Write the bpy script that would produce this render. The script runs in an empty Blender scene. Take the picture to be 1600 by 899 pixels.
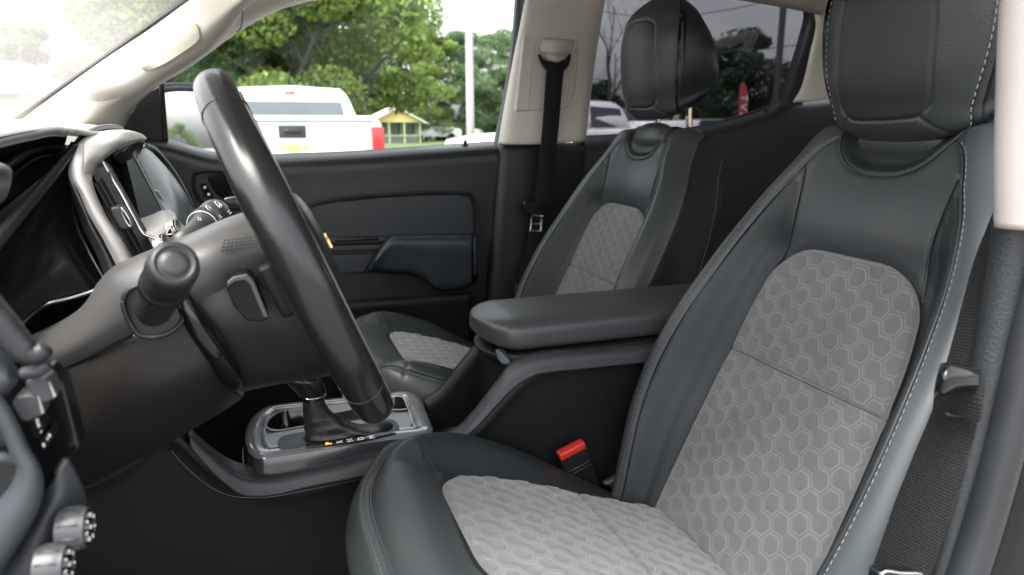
import bpy, bmesh, math, random
import numpy as np
from mathutils import Vector, Matrix
random.seed(7); rng = np.random.default_rng(7)
scn = bpy.context.scene
COL = scn.collection
R_ = math.radians
# ------------------------------------------------------------------ camera frame (metres, z up, +x = rear of the truck, +y = passenger side)
AL, PH, FP = R_(19.5), R_(13.05), 1100.0
cF = np.array([math.sin(AL)*math.cos(PH), math.cos(AL)*math.cos(PH), -math.sin(PH)])
cR = np.array([math.cos(AL), -math.sin(AL), 0.0]); cU = np.cross(cR, cF); cC = np.array([0, 0, 1.34])
def ray(px, py): return cF+(px-800)/FP*cR+(449.5-py)/FP*cU
def onp(px, py, n, p0):
    n = np.array(n, float); d = ray(px, py); t = np.dot(n, np.array(p0, float)-cC)/np.dot(n, d); return cC+t*d
def at(px, py, Y): return onp(px, py, (0, 1, 0), (0, Y, 0))
def atz(px, py, Z): return onp(px, py, (0, 0, 1), (0, 0, Z))
def atx(px, py, X): return onp(px, py, (1, 0, 0), (X, 0, 0))
def V(*a): return np.array(a, float)
def nrm(a): a = np.asarray(a, float); return a/(np.linalg.norm(a)+1e-12)

# ------------------------------------------------------------------ materials
def principled(name, col, rough=.5, metal=0., spec=.5, **kw):
    m = bpy.data.materials.new(name); m.use_nodes = True
    b = m.node_tree.nodes['Principled BSDF']
    b.inputs['Base Color'].default_value = (*col, 1); b.inputs['Roughness'].default_value = rough
    b.inputs['Metallic'].default_value = metal; b.inputs['Specular IOR Level'].default_value = spec
    for k, v in kw.items(): b.inputs[k.replace('_', ' ')].default_value = v
    return m
def N(m, t, **props):
    n = m.node_tree.nodes.new(t)
    for k, v in props.items(): setattr(n, k, v)
    return n
def L(m, a, b): m.node_tree.links.new(a, b)
def bump(m, kind='noise', scale=300, strength=.3, dist=.001, coord='Object', detail=3, mix=.0, rvar=0.):
    b = m.node_tree.nodes['Principled BSDF']
    tc = N(m, 'ShaderNodeTexCoord')
    if kind == 'noise':
        t = N(m, 'ShaderNodeTexNoise'); t.inputs['Scale'].default_value = scale; t.inputs['Detail'].default_value = detail; out = t.outputs['Fac']
    elif kind == 'leather':
        t = N(m, 'ShaderNodeTexVoronoi'); t.feature = 'SMOOTH_F1'; t.inputs['Scale'].default_value = scale; t.inputs['Smoothness'].default_value = .6; out = t.outputs['Distance']
    L(m, tc.outputs[coord], t.inputs['Vector'])
    bp = N(m, 'ShaderNodeBump'); bp.inputs['Strength'].default_value = strength; bp.inputs['Distance'].default_value = dist
    L(m, out, bp.inputs['Height']); L(m, bp.outputs['Normal'], b.inputs['Normal'])
    # broad, soft wear in colour and gloss
    n2 = N(m, 'ShaderNodeTexNoise'); n2.inputs['Scale'].default_value = 9; n2.inputs['Detail'].default_value = 5
    L(m, tc.outputs[coord], n2.inputs['Vector'])
    if mix:
        c = tuple(b.inputs['Base Color'].default_value)
        mx = N(m, 'ShaderNodeMix', data_type='RGBA'); mx.inputs[6].default_value = tuple(x*(1-mix) for x in c[:3])+(1,)
        mx.inputs[7].default_value = tuple(min(1, x*(1+mix)) for x in c[:3])+(1,)
        L(m, n2.outputs['Fac'], mx.inputs[0]); L(m, mx.outputs[2], b.inputs['Base Color'])
    if rvar:
        r = b.inputs['Roughness'].default_value
        mr = N(m, 'ShaderNodeMapRange'); mr.inputs['To Min'].default_value = max(.02, r-rvar); mr.inputs['To Max'].default_value = min(1, r+rvar)
        mr.inputs['From Min'].default_value = .3; mr.inputs['From Max'].default_value = .7
        L(m, n2.outputs['Fac'], mr.inputs['Value']); L(m, mr.outputs[0], b.inputs['Roughness'])
    return m
M = {}
M['leather'] = bump(principled('grey_leather', (.0355, .0392, .041), .38, spec=.32), 'leather', 560, .38, .0006, mix=.12, rvar=.06)
M['leather_dark'] = bump(principled('black_leather', (.013, .0155, .017), .36, spec=.4), 'leather', 620, .3, .0005, mix=.12, rvar=.06)
M['leather_side'] = bump(principled('charcoal_vinyl', (.0045, .005, .0055), .62, spec=.25), 'leather', 500, .3, .0005, mix=.15)
M['leather_pale'] = bump(principled('pale_grey_leather', (.060, .070, .076), .38, spec=.45), 'leather', 760, .18, .0004, mix=.1, rvar=.05)
M['bolster_shade'] = bump(principled('shaded_bolster_leather', (.021, .0245, .0262), .38, spec=.2), 'leather', 560, .35, .0006, mix=.1, rvar=.05)  # the grey seat leather darkened: shade on the bolsters painted as colour
M['stitch'] = principled('pale_thread', (.26, .26, .255), .7)
M['thread_dark'] = principled('grey_thread', (.12, .12, .12), .7)
M['piping'] = principled('piping_leather', (.032, .037, .04), .35)
M['plastic'] = bump(principled('black_plastic', (.005, .0056, .006), .5, spec=.28), 'noise', 900, .25, .0004, mix=.15, rvar=.05)
M['plastic_soft'] = bump(principled('soft_black_plastic', (.009, .010, .011), .55, spec=.35), 'noise', 700, .3, .0005, mix=.15, rvar=.05)
M['plastic_grey'] = bump(principled('dark_grey_plastic', (.024, .027, .030), .48), 'noise', 700, .3, .0005, mix=.12, rvar=.05)
M['gloss_black'] = principled('gloss_black', (.006, .006, .007), .12)
M['rubber'] = bump(principled('rubber', (.012, .013, .014), .45), 'noise', 400, .2, .0005, mix=.2)
M['seal'] = bump(principled('door_seal', (.018, .020, .022), .42), 'noise', 500, .4, .0006, mix=.25, rvar=.1)
M['chrome'] = principled('chrome', (.75, .73, .70), .15, 1.)
M['silver'] = bump(principled('silver_trim', (.55, .54, .52), .32, .75), 'noise', 500, .05, .0002)
M['beige'] = bump(principled('beige_trim', (.53, .50, .425), .6), 'noise', 600, .2, .0004, mix=.05)
M['beige_dark'] = bump(principled('beige_recess', (.43, .415, .34), .7), 'noise', 600, .2, .0004, mix=.05)
M['headliner'] = bump(principled('headliner', (.46, .43, .37), .9), 'noise', 900, .5, .001)
M['carpet'] = bump(principled('carpet', (.012, .012, .013), .95), 'noise', 500, 1., .004, mix=.3)
M['red'] = principled('red_plastic', (.42, .02, .014), .4, Emission_Color=(.9, .03, .02, 1), Emission_Strength=0.)
M['white_mark'] = principled('white_print', (.8, .8, .8), .5)
M['white_paint'] = principled('white_paint', (.8, .8, .8), .25, Coat_Weight=.5)
M['far_glass'] = principled('dark_window', (.05, .06, .065), .06, spec=1.)

# ------------------------------------------------------------------ mesh builders
def link(o, parent=None):
    COL.objects.link(o)
    if parent is not None: o.parent = parent
    return o
def mesh_obj(name, verts, faces, mat, parent=None, smooth=True, idx=None, uv=None):
    me = bpy.data.meshes.new(name)
    me.from_pydata([tuple(map(float, v)) for v in verts], [], [tuple(int(i) for i in f) for f in faces])
    mats = mat if isinstance(mat, (list, tuple)) else [mat]
    for q in mats: me.materials.append(q)
    me.polygons.foreach_set('use_smooth', [smooth]*len(me.polygons))
    if idx is not None: me.polygons.foreach_set('material_index', np.asarray(idx, dtype=np.int32))
    me.update()
    o = bpy.data.objects.new(name, me)
    return link(o, parent)
def grid_faces(nr, nc, cyc=False, flip=False, base=0):
    r = np.arange(nr-1)[:, None]; c = np.arange(nc if cyc else nc-1)[None, :]; c2 = (c+1) % nc
    f = np.stack([r*nc+c, r*nc+c2, (r+1)*nc+c2, (r+1)*nc+c], -1).reshape(-1, 4)+base
    return f[:, ::-1] if flip else f
def grid_obj(name, G, mat, parent=None, cyc=False, flip=False, idx=None, attr=None, uv=None, caps=False, smooth=True):
    nr, nc = G.shape[:2]; f = grid_faces(nr, nc, cyc, flip)
    faces = f.tolist()
    if caps:
        a = list(range(nc)); b = [(nr-1)*nc+i for i in range(nc)]
        faces += [a[::-1] if not flip else a, b if not flip else b[::-1]]
        if idx is not None: idx = list(idx)+[0, 0]
    o = mesh_obj(name, G.reshape(-1, 3), faces, mat, parent, smooth, idx)
    me = o.data
    if attr:
        for k, a in attr.items():
            t = me.attributes.new(k, 'FLOAT', 'POINT'); t.data.foreach_set('value', a.reshape(-1).astype(np.float32))
    if uv is not None:
        l = me.uv_layers.new(name='UVMap'); li = np.empty(len(me.loops), dtype=np.int32); me.loops.foreach_get('vertex_index', li)
        l.data.foreach_set('uv', uv.reshape(-1, 2)[li].reshape(-1).astype(np.float32))
    return o
def cr(pts, n, closed=False):
    """Catmull-Rom through pts (k,d) -> n samples, about evenly spaced"""
    P = np.asarray(pts, float)
    if len(P) == 2 and not closed: t = np.linspace(0, 1, n)[:, None]; return P[0]*(1-t)+P[1]*t
    if closed: Q = np.vstack([P[-1:], P, P[:2]])
    else: Q = np.vstack([2*P[0]-P[1], P, 2*P[-1]-P[-2]])
    seg = len(Q)-3; K = 24; out = []
    for i in range(seg):
        p0, p1, p2, p3 = Q[i:i+4]; d = [max(np.linalg.norm(b-a), 1e-9)**.5 for a, b in ((p0, p1), (p1, p2), (p2, p3))]
        t0, t1 = 0, d[0]; t2 = t1+d[1]; t3 = t2+d[2]
        t = np.linspace(t1, t2, K, endpoint=False)[:, None]
        A1 = (t1-t)/(t1-t0)*p0+(t-t0)/(t1-t0)*p1; A2 = (t2-t)/(t2-t1)*p1+(t-t1)/(t2-t1)*p2; A3 = (t3-t)/(t3-t2)*p2+(t-t2)/(t3-t2)*p3
        B1 = (t2-t)/(t2-t0)*A1+(t-t0)/(t2-t0)*A2; B2 = (t3-t)/(t3-t1)*A2+(t-t1)/(t3-t1)*A3
        out.append((t2-t)/(t2-t1)*B1+(t-t1)/(t2-t1)*B2)
    out = np.vstack(out+[P[:1] if closed else P[-1:]])
    s = np.concatenate([[0], np.cumsum(np.linalg.norm(np.diff(out, axis=0), axis=1))])
    q = np.linspace(0, s[-1], n+1)[:-1] if closed else np.linspace(0, s[-1], n)
    return np.stack([np.interp(q, s, out[:, k]) for k in range(out.shape[1])], 1)
def interp(x, tab):
    """smooth (monotone-ish) table lookup"""
    T = np.array(tab, float); xs, ys = T[:, 0], T[:, 1]; x = np.asarray(x, float)
    m = np.gradient(ys, xs); i = np.clip(np.searchsorted(xs, x)-1, 0, len(xs)-2)
    h = xs[i+1]-xs[i]; t = np.clip((x-xs[i])/h, 0, 1)
    return (2*t**3-3*t**2+1)*ys[i]+(t**3-2*t**2+t)*h*m[i]+(-2*t**3+3*t**2)*ys[i+1]+(t**3-t**2)*h*m[i+1]
def sstep(a, b, x): t = np.clip((x-a)/(b-a), 0, 1); return t*t*(3-2*t)
def frames(P, up=None):
    T = np.gradient(P, axis=0); T /= np.linalg.norm(T, axis=1)[:, None]+1e-12
    n = nrm(np.cross(T[0], up if up is not None else (V(0, 0, 1) if abs(T[0][2]) < .9 else V(1, 0, 0)))); Ns = []
    for t in T:
        n = nrm(n-np.dot(n, t)*t); Ns.append(n)
    Ns = np.array(Ns); return T, Ns, np.cross(T, Ns)
def tube_geo(pts, rad, seg=10, n=None, up=None, sec=None, smooth_path=True):
    P = np.asarray(pts, float)
    if n and smooth_path: P = cr(P, n)
    elif n: P = P
    k = len(P); r = np.interp(np.linspace(0, 1, k), np.linspace(0, 1, len(np.atleast_1d(rad))), np.atleast_1d(rad)) if np.ndim(rad) else np.full(k, rad)
    T, A, B = frames(P, up)
    if sec is None:
        th = np.linspace(0, 2*math.pi, seg, endpoint=False); sec = np.stack([np.cos(th), np.sin(th)], 1)
    return P[:, None]+r[:, None, None]*(sec[None, :, :1]*A[:, None]+sec[None, :, 1:]*B[:, None])
def tube(name, pts, rad, mat, parent=None, seg=10, n=40, up=None, sec=None, cyc=False):
    G = tube_geo(pts, rad, seg, n, up, sec)
    return grid_obj(name, G, mat, parent, cyc=True, caps=True, flip=True)
class MB:
    """collects loose pieces of ONE part into one mesh"""
    def __init__(s): s.v = []; s.f = []; s.n = 0; s.i = []
    def add(s, v, f, i=0):
        s.v.append(np.asarray(v, float)); s.f += [[int(q)+s.n for q in x] for x in f]; s.i += [i]*len(f); s.n += len(v); return s
    def grid(s, G, cyc=False, caps=False, flip=False, i=0):
        nr, nc = G.shape[:2]; f = grid_faces(nr, nc, cyc, flip).tolist()
        if caps: f += [list(range(nc))[::-1], [(nr-1)*nc+k for k in range(nc)]]
        return s.add(G.reshape(-1, 3), f, i)
    def tube(s, pts, rad, seg=8, n=20, up=None, sec=None, i=0): return s.grid(tube_geo(pts, rad, seg, n, up, sec), True, True, True, i)
    def box(s, c, size, ax=None, i=0):
        ax = np.eye(3) if ax is None else np.array(ax, float); c = V(*c); h = V(*size)/2; vs = []
        for a in (-1, 1):
            for b in (-1, 1):
                for d in (-1, 1): vs.append(c+a*h[0]*ax[0]+b*h[1]*ax[1]+d*h[2]*ax[2])
        return s.add(vs, [(0, 1, 3, 2), (4, 6, 7, 5), (0, 4, 5, 1), (2, 3, 7, 6), (0, 2, 6, 4), (1, 5, 7, 3)], i)
    def build(s, name, mat, parent=None, smooth=True, bevel=0, seg=2):
        o = mesh_obj(name, np.vstack(s.v), s.f, mat, parent, smooth, s.i)
        if bevel: add_bevel(o, bevel, seg)
        return o
def add_bevel(o, w, seg=3, ang=35):
    b = o.modifiers.new('bevel', 'BEVEL'); b.width = w; b.segments = seg; b.limit_method = 'ANGLE'; b.angle_limit = R_(ang); b.use_clamp_overlap = True
    b.harden_normals = False
    return o
def sheet(name, ctrl, mat, parent=None, nu=40, nv=40, thick=.003, flip=False, out=None):
    """surface through a grid of control points (rows x cols x 3), then given a real thickness"""
    C = np.asarray(ctrl, float); A = np.stack([cr(C[i], nv) for i in range(C.shape[0])]); B = np.stack([cr(A[:, j], nu) for j in range(nv)], 1)
    o = grid_obj(name, B, mat, parent, flip=flip)
    if thick:
        s = o.modifiers.new('solid', 'SOLIDIFY'); s.thickness = thick; s.offset = -1 if out is None else out
    return o
def shape(name, outline, depth, mat, parent=None, bevel=.002, seg=3, smooth=True, hole=None):
    """planar outline (k,3) extruded by the vector depth, edges rounded"""
    P = np.asarray(outline, float); k = len(P); D = V(*depth)
    nn = np.zeros(3)
    for i in range(k): nn += np.cross(P[i]-P[0], P[(i+1) % k]-P[0])
    if np.dot(nn, D) > 0: P = P[::-1]
    vs = np.vstack([P, P+D]); fs = [list(range(k)), [k+i for i in range(k)][::-1]]
    fs += [[i, k+i, k+(i+1) % k, (i+1) % k] for i in range(k)]
    o = mesh_obj(name, vs, fs, mat, parent, smooth)
    if bevel: add_bevel(o, bevel, seg)
    if smooth:
        w = o.modifiers.new('wn', 'WEIGHTED_NORMAL'); w.keep_sharp = False
    return o
def px_outline(pts, Y, smooth=0, z=None):
    f = (lambda p: atz(p[0], p[1], z)) if z is not None else (lambda p: at(p[0], p[1], p[2] if len(p) > 2 else Y))
    P = np.array([f(p) for p in pts]); return cr(P, smooth, True) if smooth else P
def stitches(name, P, Nn, mat, parent, ln=.0055, gap=.003, r=.0006, lift=.0003):
    """a row of thread dashes lying on a surface path P with normals Nn"""
    s = np.concatenate([[0], np.cumsum(np.linalg.norm(np.diff(P, axis=0), axis=1))]); mb = MB(); q = 0
    g = lambda A, x: np.array([np.interp(x, s, A[:, k]) for k in range(3)])
    while q+ln < s[-1]:
        a, b = g(P, q), g(P, q+ln); n = nrm(g(Nn, q+ln/2)); m = (a+b)/2+n*(r*1.2+lift); t = nrm(b-a); w = np.cross(n, t)
        pts = [a+n*lift, a*.75+b*.25+n*(lift+r), a*.25+b*.75+n*(lift+r), b+n*lift]
        G = tube_geo(np.array(pts), [r*.6, r, r, r*.6], 5, None, None); mb.grid(G, True, True, True); q += ln+gap
    return mb.build(name, mat, parent)
def empty(name, loc, label, cat, group=None):
    o = bpy.data.objects.new(name, None); link(o); o.location = tuple(map(float, loc)); o.empty_display_size = .05
    tag(o, label, cat, group); EMP.append(o); return o
EMP = []
def tag(o, label=None, cat=None, group=None, kind=None):
    if label: o['label'] = label
    if cat: o['category'] = cat
    if group: o['group'] = group
    if kind: o['kind'] = kind
    return o
def text(name, body, loc, xdir, ydir, size, mat, parent, ext=.0002):
    cu = bpy.data.curves.new(name, 'FONT'); cu.body = body; cu.size = size; cu.extrude = ext; cu.align_x = 'CENTER'; cu.align_y = 'CENTER'
    o = bpy.data.objects.new(name+'_tmp', cu); COL.objects.link(o); dg = bpy.context.evaluated_depsgraph_get()
    me = bpy.data.meshes.new_from_object(o.evaluated_get(dg)); bpy.data.objects.remove(o)
    x = nrm(xdir); z = nrm(np.cross(x, ydir)); y = np.cross(z, x)
    me.transform(Matrix(((x[0], y[0], z[0], loc[0]), (x[1], y[1], z[1], loc[1]), (x[2], y[2], z[2], loc[2]), (0, 0, 0, 1))))
    me.materials.clear(); me.materials.append(mat); o = bpy.data.objects.new(name, me); return link(o, parent)

#SECTION seats
# ------------------------------------------------------------------ fabric with raised hexagons
PITCH = .0275
def hexrelief(u, v):
    """returns (ridge 0..1, puff 0..1) of the embossed pattern, some neighbours merged in pairs"""
    a = PITCH; q = (u*2/math.sqrt(3))/a; r = v/a-q/2; qi = np.round(q); ri = np.round(r)
    best = []
    for dq in (-1, 0, 1):
        for dr in (-1, 0, 1):
            Q = qi+dq; Rr = ri+dr; cx = Q*a*math.sqrt(3)/2; cy = (Rr+Q/2)*a
            best.append(((u-cx)**2+(v-cy)**2, Q, Rr, cx, cy))
    D = np.stack([b[0] for b in best]); o = np.argsort(D, 0)[:4]
    tk = lambda k, j: np.take_along_axis(np.stack([b[k] for b in best]), o[j:j+1], 0)[0]
    def edge(j): return (tk(0, j)-tk(0, 0))/(2*np.sqrt((tk(3, j)-tk(3, 0))**2+(tk(4, j)-tk(4, 0))**2))
    Q0, R0, Q1, R1 = tk(1, 0), tk(2, 0), tk(1, 1), tk(2, 1)
    lo_first = (Q1 > Q0) | ((Q1 == Q0) & (R1 > R0)); ql = np.where(lo_first, Q0, Q1); rl = np.where(lo_first, R0, R1)
    same = (np.abs(Q1-Q0) == 1) & (R1 == R0)
    merged = same & (np.mod(ql+2*rl, 3) == 0)
    d = np.where(merged, edge(2), edge(1))
    ridge = np.exp(-((d-.0021)/.00085)**2); puff = sstep(.001, .008, d)
    return ridge, puff
def fabric_mat():
    m = principled('hexagon_knit_fabric', (.3, .29, .29), .85, spec=.3); b = m.node_tree.nodes['Principled BSDF']
    at_ = N(m, 'ShaderNodeAttribute', attribute_name='ridge'); uv = N(m, 'ShaderNodeUVMap')
    w = N(m, 'ShaderNodeTexWave'); w.inputs['Scale'].default_value = 230; w.bands_direction = 'Y'; w.inputs['Distortion'].default_value = .6; w.inputs['Detail'].default_value = 1
    L(m, uv.outputs[0], w.inputs['Vector'])
    n = N(m, 'ShaderNodeTexNoise'); n.inputs['Scale'].default_value = 1400; L(m, uv.outputs[0], n.inputs['Vector'])
    n2 = N(m, 'ShaderNodeTexNoise'); n2.inputs['Scale'].default_value = 12; n2.inputs['Detail'].default_value = 6; L(m, uv.outputs[0], n2.inputs['Vector'])
    cr_ = N(m, 'ShaderNodeMix', data_type='RGBA'); cr_.inputs[6].default_value = (.096, .095, .098, 1); cr_.inputs[7].default_value = (.215, .212, .216, 1)
    ad = N(m, 'ShaderNodeMath', operation='MULTIPLY_ADD'); ad.inputs[1].default_value = .62; L(m, at_.outputs['Fac'], ad.inputs[0])
    s = N(m, 'ShaderNodeMath', operation='MULTIPLY'); s.inputs[1].default_value = .30; L(m, w.outputs['Fac'], s.inputs[0]); L(m, s.outputs[0], ad.inputs[2])
    L(m, ad.outputs[0], cr_.inputs[0])
    mm = N(m, 'ShaderNodeMix', data_type='RGBA', blend_type='MULTIPLY'); mm.inputs[0].default_value = 1; L(m, cr_.outputs[2], mm.inputs[6])
    rmp = N(m, 'ShaderNodeMapRange'); rmp.inputs['From Min'].default_value = .3; rmp.inputs['From Max'].default_value = .7; rmp.inputs['To Min'].default_value = .85; rmp.inputs['To Max'].default_value = 1.1
    L(m, n2.outputs['Fac'], rmp.inputs['Value']); L(m, rmp.outputs[0], mm.inputs[7]); L(m, mm.outputs[2], b.inputs['Base Color'])
    bp = N(m, 'ShaderNodeBump'); bp.inputs['Strength'].default_value = .5; bp.inputs['Distance'].default_value = .0006
    ad2 = N(m, 'ShaderNodeMath', operation='ADD'); L(m, w.outputs['Fac'], ad2.inputs[0]); L(m, n.outputs['Fac'], ad2.inputs[1])
    L(m, ad2.outputs[0], bp.inputs['Height']); L(m, bp.outputs['Normal'], b.inputs['Normal'])
    b.inputs['Sheen Weight'].default_value = .3
    return m
M['fabric'] = fabric_mat()

BE = R_(24); eV = V(math.sin(BE), 0, math.cos(BE)); eH = V(-math.cos(BE), 0, math.sin(BE)); eY = V(0, 1, 0)
W1T = [(-.47, .165), (-.42, .17), (-.36, .18), (-.3, .19), (-.24, .194), (-.16, .19), (-.08, .178), (0, .16), (.06, .138), (.11, .112), (.15, .098), (.18, .085)]
HT = [(-.47, .04), (-.42, .048), (-.36, .056), (-.3, .062), (-.24, .064), (-.16, .06), (-.08, .05), (0, .04), (.06, .033), (.12, .027), (.16, .02), (.18, .01)]
WIT = [(-.47, .135), (-.36, .138), (-.24, .137), (-.16, .134), (-.1, .13), (-.04, .125), (.03, .11), (.1, .085), (.18, .06)]
H0T = [(-.47, .004), (-.3, 0), (-.05, 0), (-.01, .002), (.03, .014), (.1, .021), (.15, .018), (.18, .0)]
SEAM_UP = [(.112, -.022), (.107, .02), (.108, .06), (.113, .103)]
TOPSEAM = [(.1265, .085), (.1185, .1), (.1085, .120), (.097, .136), (.085, .146)]
COLLAR = [(-.088, .19), (-.082, .15), (-.06, .117), (-.03, .103), (0, .1), (.03, .103), (.06, .117), (.082, .15), (.088, .19)]
def seg_dist(u, v, pts, n=60):
    P = cr([(a, b) for a, b in pts], n); d = np.full(u.shape, 9.)
    for i in range(n-1):
        a, b = P[i], P[i+1]; ab = b-a; t = np.clip(((u-a[0])*ab[0]+(v-a[1])*ab[1])/(ab@ab+1e-12), 0, 1)
        d = np.minimum(d, np.hypot(u-a[0]-t*ab[0], v-a[1]-t*ab[1]))
    return d
def back_profile(v):
    """half cross-section control points (u,h,code) at height v"""
    W, H, wi, h0 = interp(v, W1T), interp(v, HT), interp(v, WIT), interp(v, H0T)
    k = sstep(.160, .185, v)                       # top closes over
    D = .118*(1-k*.72)
    H = H-k*.02
    return [(0, h0), (wi*.5, h0), (wi, h0+.002), (wi+.45*(W-wi), h0+.42*(H-h0)), (wi+.8*(W-wi), h0+.86*(H-h0)), (W, H), (W+.018, H+.003), (W+.036, H-.010), (W+.044, H-.034),
            (W+.043, -.03-.0*k), (W+.036, -D*.8), (W+.018, -D), (W-.03, -D-.003), (0, -D-.006)]
def back_surf(n=260, top=.185):
    vs = np.linspace(-.46, top, n); rows = []; us = []
    for v in vs:
        p = np.array(back_profile(v)); c = []
        s = np.array([0, .5, 1, 1.5, 2, 2.5, 3, 3.5, 4, 5, 6, 6.5, 7.2, 8.5]) ; q = np.concatenate([np.linspace(0, 4, 110), np.linspace(4, 8.5, 40)[1:]])
        us.append(np.stack([interp(q, list(zip(s, p[:, 0]))), interp(q, list(zip(s, p[:, 1]))), q], 1))
    return vs, np.array(us)
def hoff(u, v): return 0
def make_seat(O, sgn, label, group, near):
    """sgn=+1: driver (outboard side is u<0); sgn=-1: mirrored"""
    O = V(*O); root = empty('car_seat', (O[0], O[1], .62), label, 'car seat', group)
    vs, P = back_surf()
    nv, nq = P.shape[:2]; q = P[..., 2]; uu = P[..., 0]; hh = P[..., 1].copy(); vv = np.repeat(vs[:, None], nq, 1)
    # seams as grooves
    W = interp(vv, W1T); front = q < 4.6
    g = np.zeros_like(hh)
    d1 = np.where(vv < .095, np.abs(uu-W), np.where(front, seg_dist(uu, vv, TOPSEAM, 40), 9)); g += .0026*np.exp(-(d1/.0026)**2)
    lowb = [(uu, vv)]
    d2 = seg_dist(uu, vv, SEAM_UP); g += np.where(front, .0028*np.exp(-(d2/.003)**2), 0)
    dc = seg_dist(uu, vv, COLLAR[4:]); inside = (vv > np.interp(uu, [p[0] for p in COLLAR[4:]], [p[1] for p in COLLAR[4:]], right=1))&(uu < .088)
    g += np.where(front, .003*np.exp(-(dc/.003)**2), 0); g += np.where(inside & front, .008*sstep(.001, .018, dc), 0)
    d4 = np.abs(q-4.15)*.02; g += np.where((q > 3.8) & (q < 4.6), .002*np.exp(-(d4/.0022)**2), 0)
    # under the fabric panel the shell steps back; a gentle ditch runs round its border
    wi = interp(vv, WIT); 
    tv = np.concatenate([np.linspace(-.48, -.06, 26), -.062*np.cos(np.linspace(0, math.pi/2, 26))[1:]]); IP = [(float(insert_half(t)), float(t)) for t in tv]+[(0., 0.)]
    di = seg_dist(uu, vv, IP, 160); ins = inside_poly(uu, vv, np.array([(-.01, -.5)]+[(IP[0][0], -.5)]+IP+[(-.01, 0.)]))
    sd_ = np.where(ins, di, -di); g += np.where(front, .0035*sstep(-.003, .004, sd_)+.0022*np.exp(-((sd_+.002)/.0045)**2), 0)
    hh = hh-g
    u_all = np.concatenate([-uu[:, ::-1], uu[:, 1:]], 1)*1.; h_all = np.concatenate([hh[:, ::-1], hh[:, 1:]], 1); v_all = np.concatenate([vv[:, ::-1], vv[:, 1:]], 1)
    q_all = np.concatenate([-q[:, ::-1], q[:, 1:]], 1); in_all = np.concatenate([inside[:, ::-1], inside[:, 1:]], 1)
    # slow creases and softness
    wob = .0012*np.sin(v_all*31+u_all*9)*np.sin(u_all*23+1.3); h_all = h_all+np.where(np.abs(q_all) < 4, wob, 0)
    G = O+u_all[..., None]*eY*sgn+v_all[..., None]*eV+h_all[..., None]*eH
    qa = (q_all[:-1, :-1]+q_all[1:, 1:])/2; va = (v_all[:-1, :-1]+v_all[1:, 1:])/2; ia = in_all[:-1, :-1]
    idx = np.zeros(qa.shape, int); idx[(qa > 4.15) | (qa < -6)] = 1; idx[ia & (np.abs(qa) < 3)] = 2
    ua_ = np.abs(u_all[:-1, :-1]); su = np.interp(va, [-.03, -.022, .02, .06, .085], [0, .112, .107, .108, .116]); idx[(np.abs(qa) < 4) & (ua_ < interp(va, W1T)) & (va < .08) & (ua_ > su)] = 4  # bolster faces get the leather with shade painted in
    idx[(qa < -2.5) & (qa > -6) & (va < .2)] = 3
    o = grid_obj('backrest', G, [M['leather'], M['leather_side'], M['leather_dark'], M['leather_pale'], M['bolster_shade']], root, flip=(sgn > 0), idx=idx.reshape(-1))
    # top cap strip
    e = G[-1]; me = len(e)
    # fabric panel
    vs2 = np.linspace(-.44, 0, 330); a = np.linspace(-1, 1, 230); V2 = np.repeat(vs2[:, None], len(a), 1); U2 = a[None]*insert_half(V2)
    ht = interp(V2, H0T)+.0035; edge = np.minimum((1-np.abs(a[None]))*insert_half(V2), -V2)
    hi = ht-.0045*(1-sstep(0, .006, edge))+ .002*(np.abs(U2)/.135)**2
    rg, pf = hexrelief(U2, V2*sgn+.01); k = sstep(.001, .006, edge)
    sm = np.abs(V2+.165-.004*np.cos(U2*12)); groove = np.exp(-(sm/.0018)**2); soft = np.exp(-(sm/.012)**2)
    hi = hi+k*(rg*.0009+pf*.0013)-.0028*groove-.0018*soft
    G2 = O+U2[..., None]*eY*sgn+V2[..., None]*eV+hi[..., None]*eH
    grid_obj('backrest_panel', G2, M['fabric'], root, flip=(sgn > 0), attr={'ridge': rg*k*(1-groove)}, uv=np.stack([U2, V2], -1))
    br = G2[np.argmin(np.abs(vs2+.1645)), 4:-4]; tube('panel_seam', br-.0002*eH, .0007, M['seam_black'], root, 6, 80)
    # piping and thread along the main seams
    def P3(u, v, dh=0.):
        pr = np.array(back_profile(v)); s = np.array([0, .5, 1, 1.5, 2, 2.5, 3, 3.5, 4]); qq = np.linspace(0, 4, 400)
        uq = interp(qq, list(zip(s, pr[:9, 0]))); hq = interp(qq, list(zip(s, pr[:9, 1]))); j = np.argmin(np.abs(uq[:300]-abs(u)))
        return O+u*sgn*eY+v*eV+(hq[j]+dh)*eH
    for sd in (-1, 1):
        P = np.array([P3(sd*u, v, -.0006) for u, v in cr([(.116, -.032)]+SEAM_UP, 50)]); P = cr(P[::4], 50); tube('seam_welt', P, .0016, M['leather_dark'], root, 6, 90)
        path = [(sd*interp(v, W1T), v) for v in np.linspace(-.44, .092, 60)]+[(sd*u_, v_) for u_, v_ in cr(TOPSEAM[1:], 14)]
        P = np.array([P3(u, v, -.0012) for u, v in path]); tube('piping', P, .0016, M['piping'], root, 6, 160)
        P = np.array([P3(u+sd*.0065, v, .0) for u, v in path]); Nn = np.repeat(nrm(eH+sd*sgn*.35*eY)[None], len(P), 0)
        stitches('stitching', cr(P, 200), np.repeat(Nn[:1], 200, 0), M['stitch'] if sd*sgn < 0 and near else M['thread_dark'], root, .0048, .0034, .0005)
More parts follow.
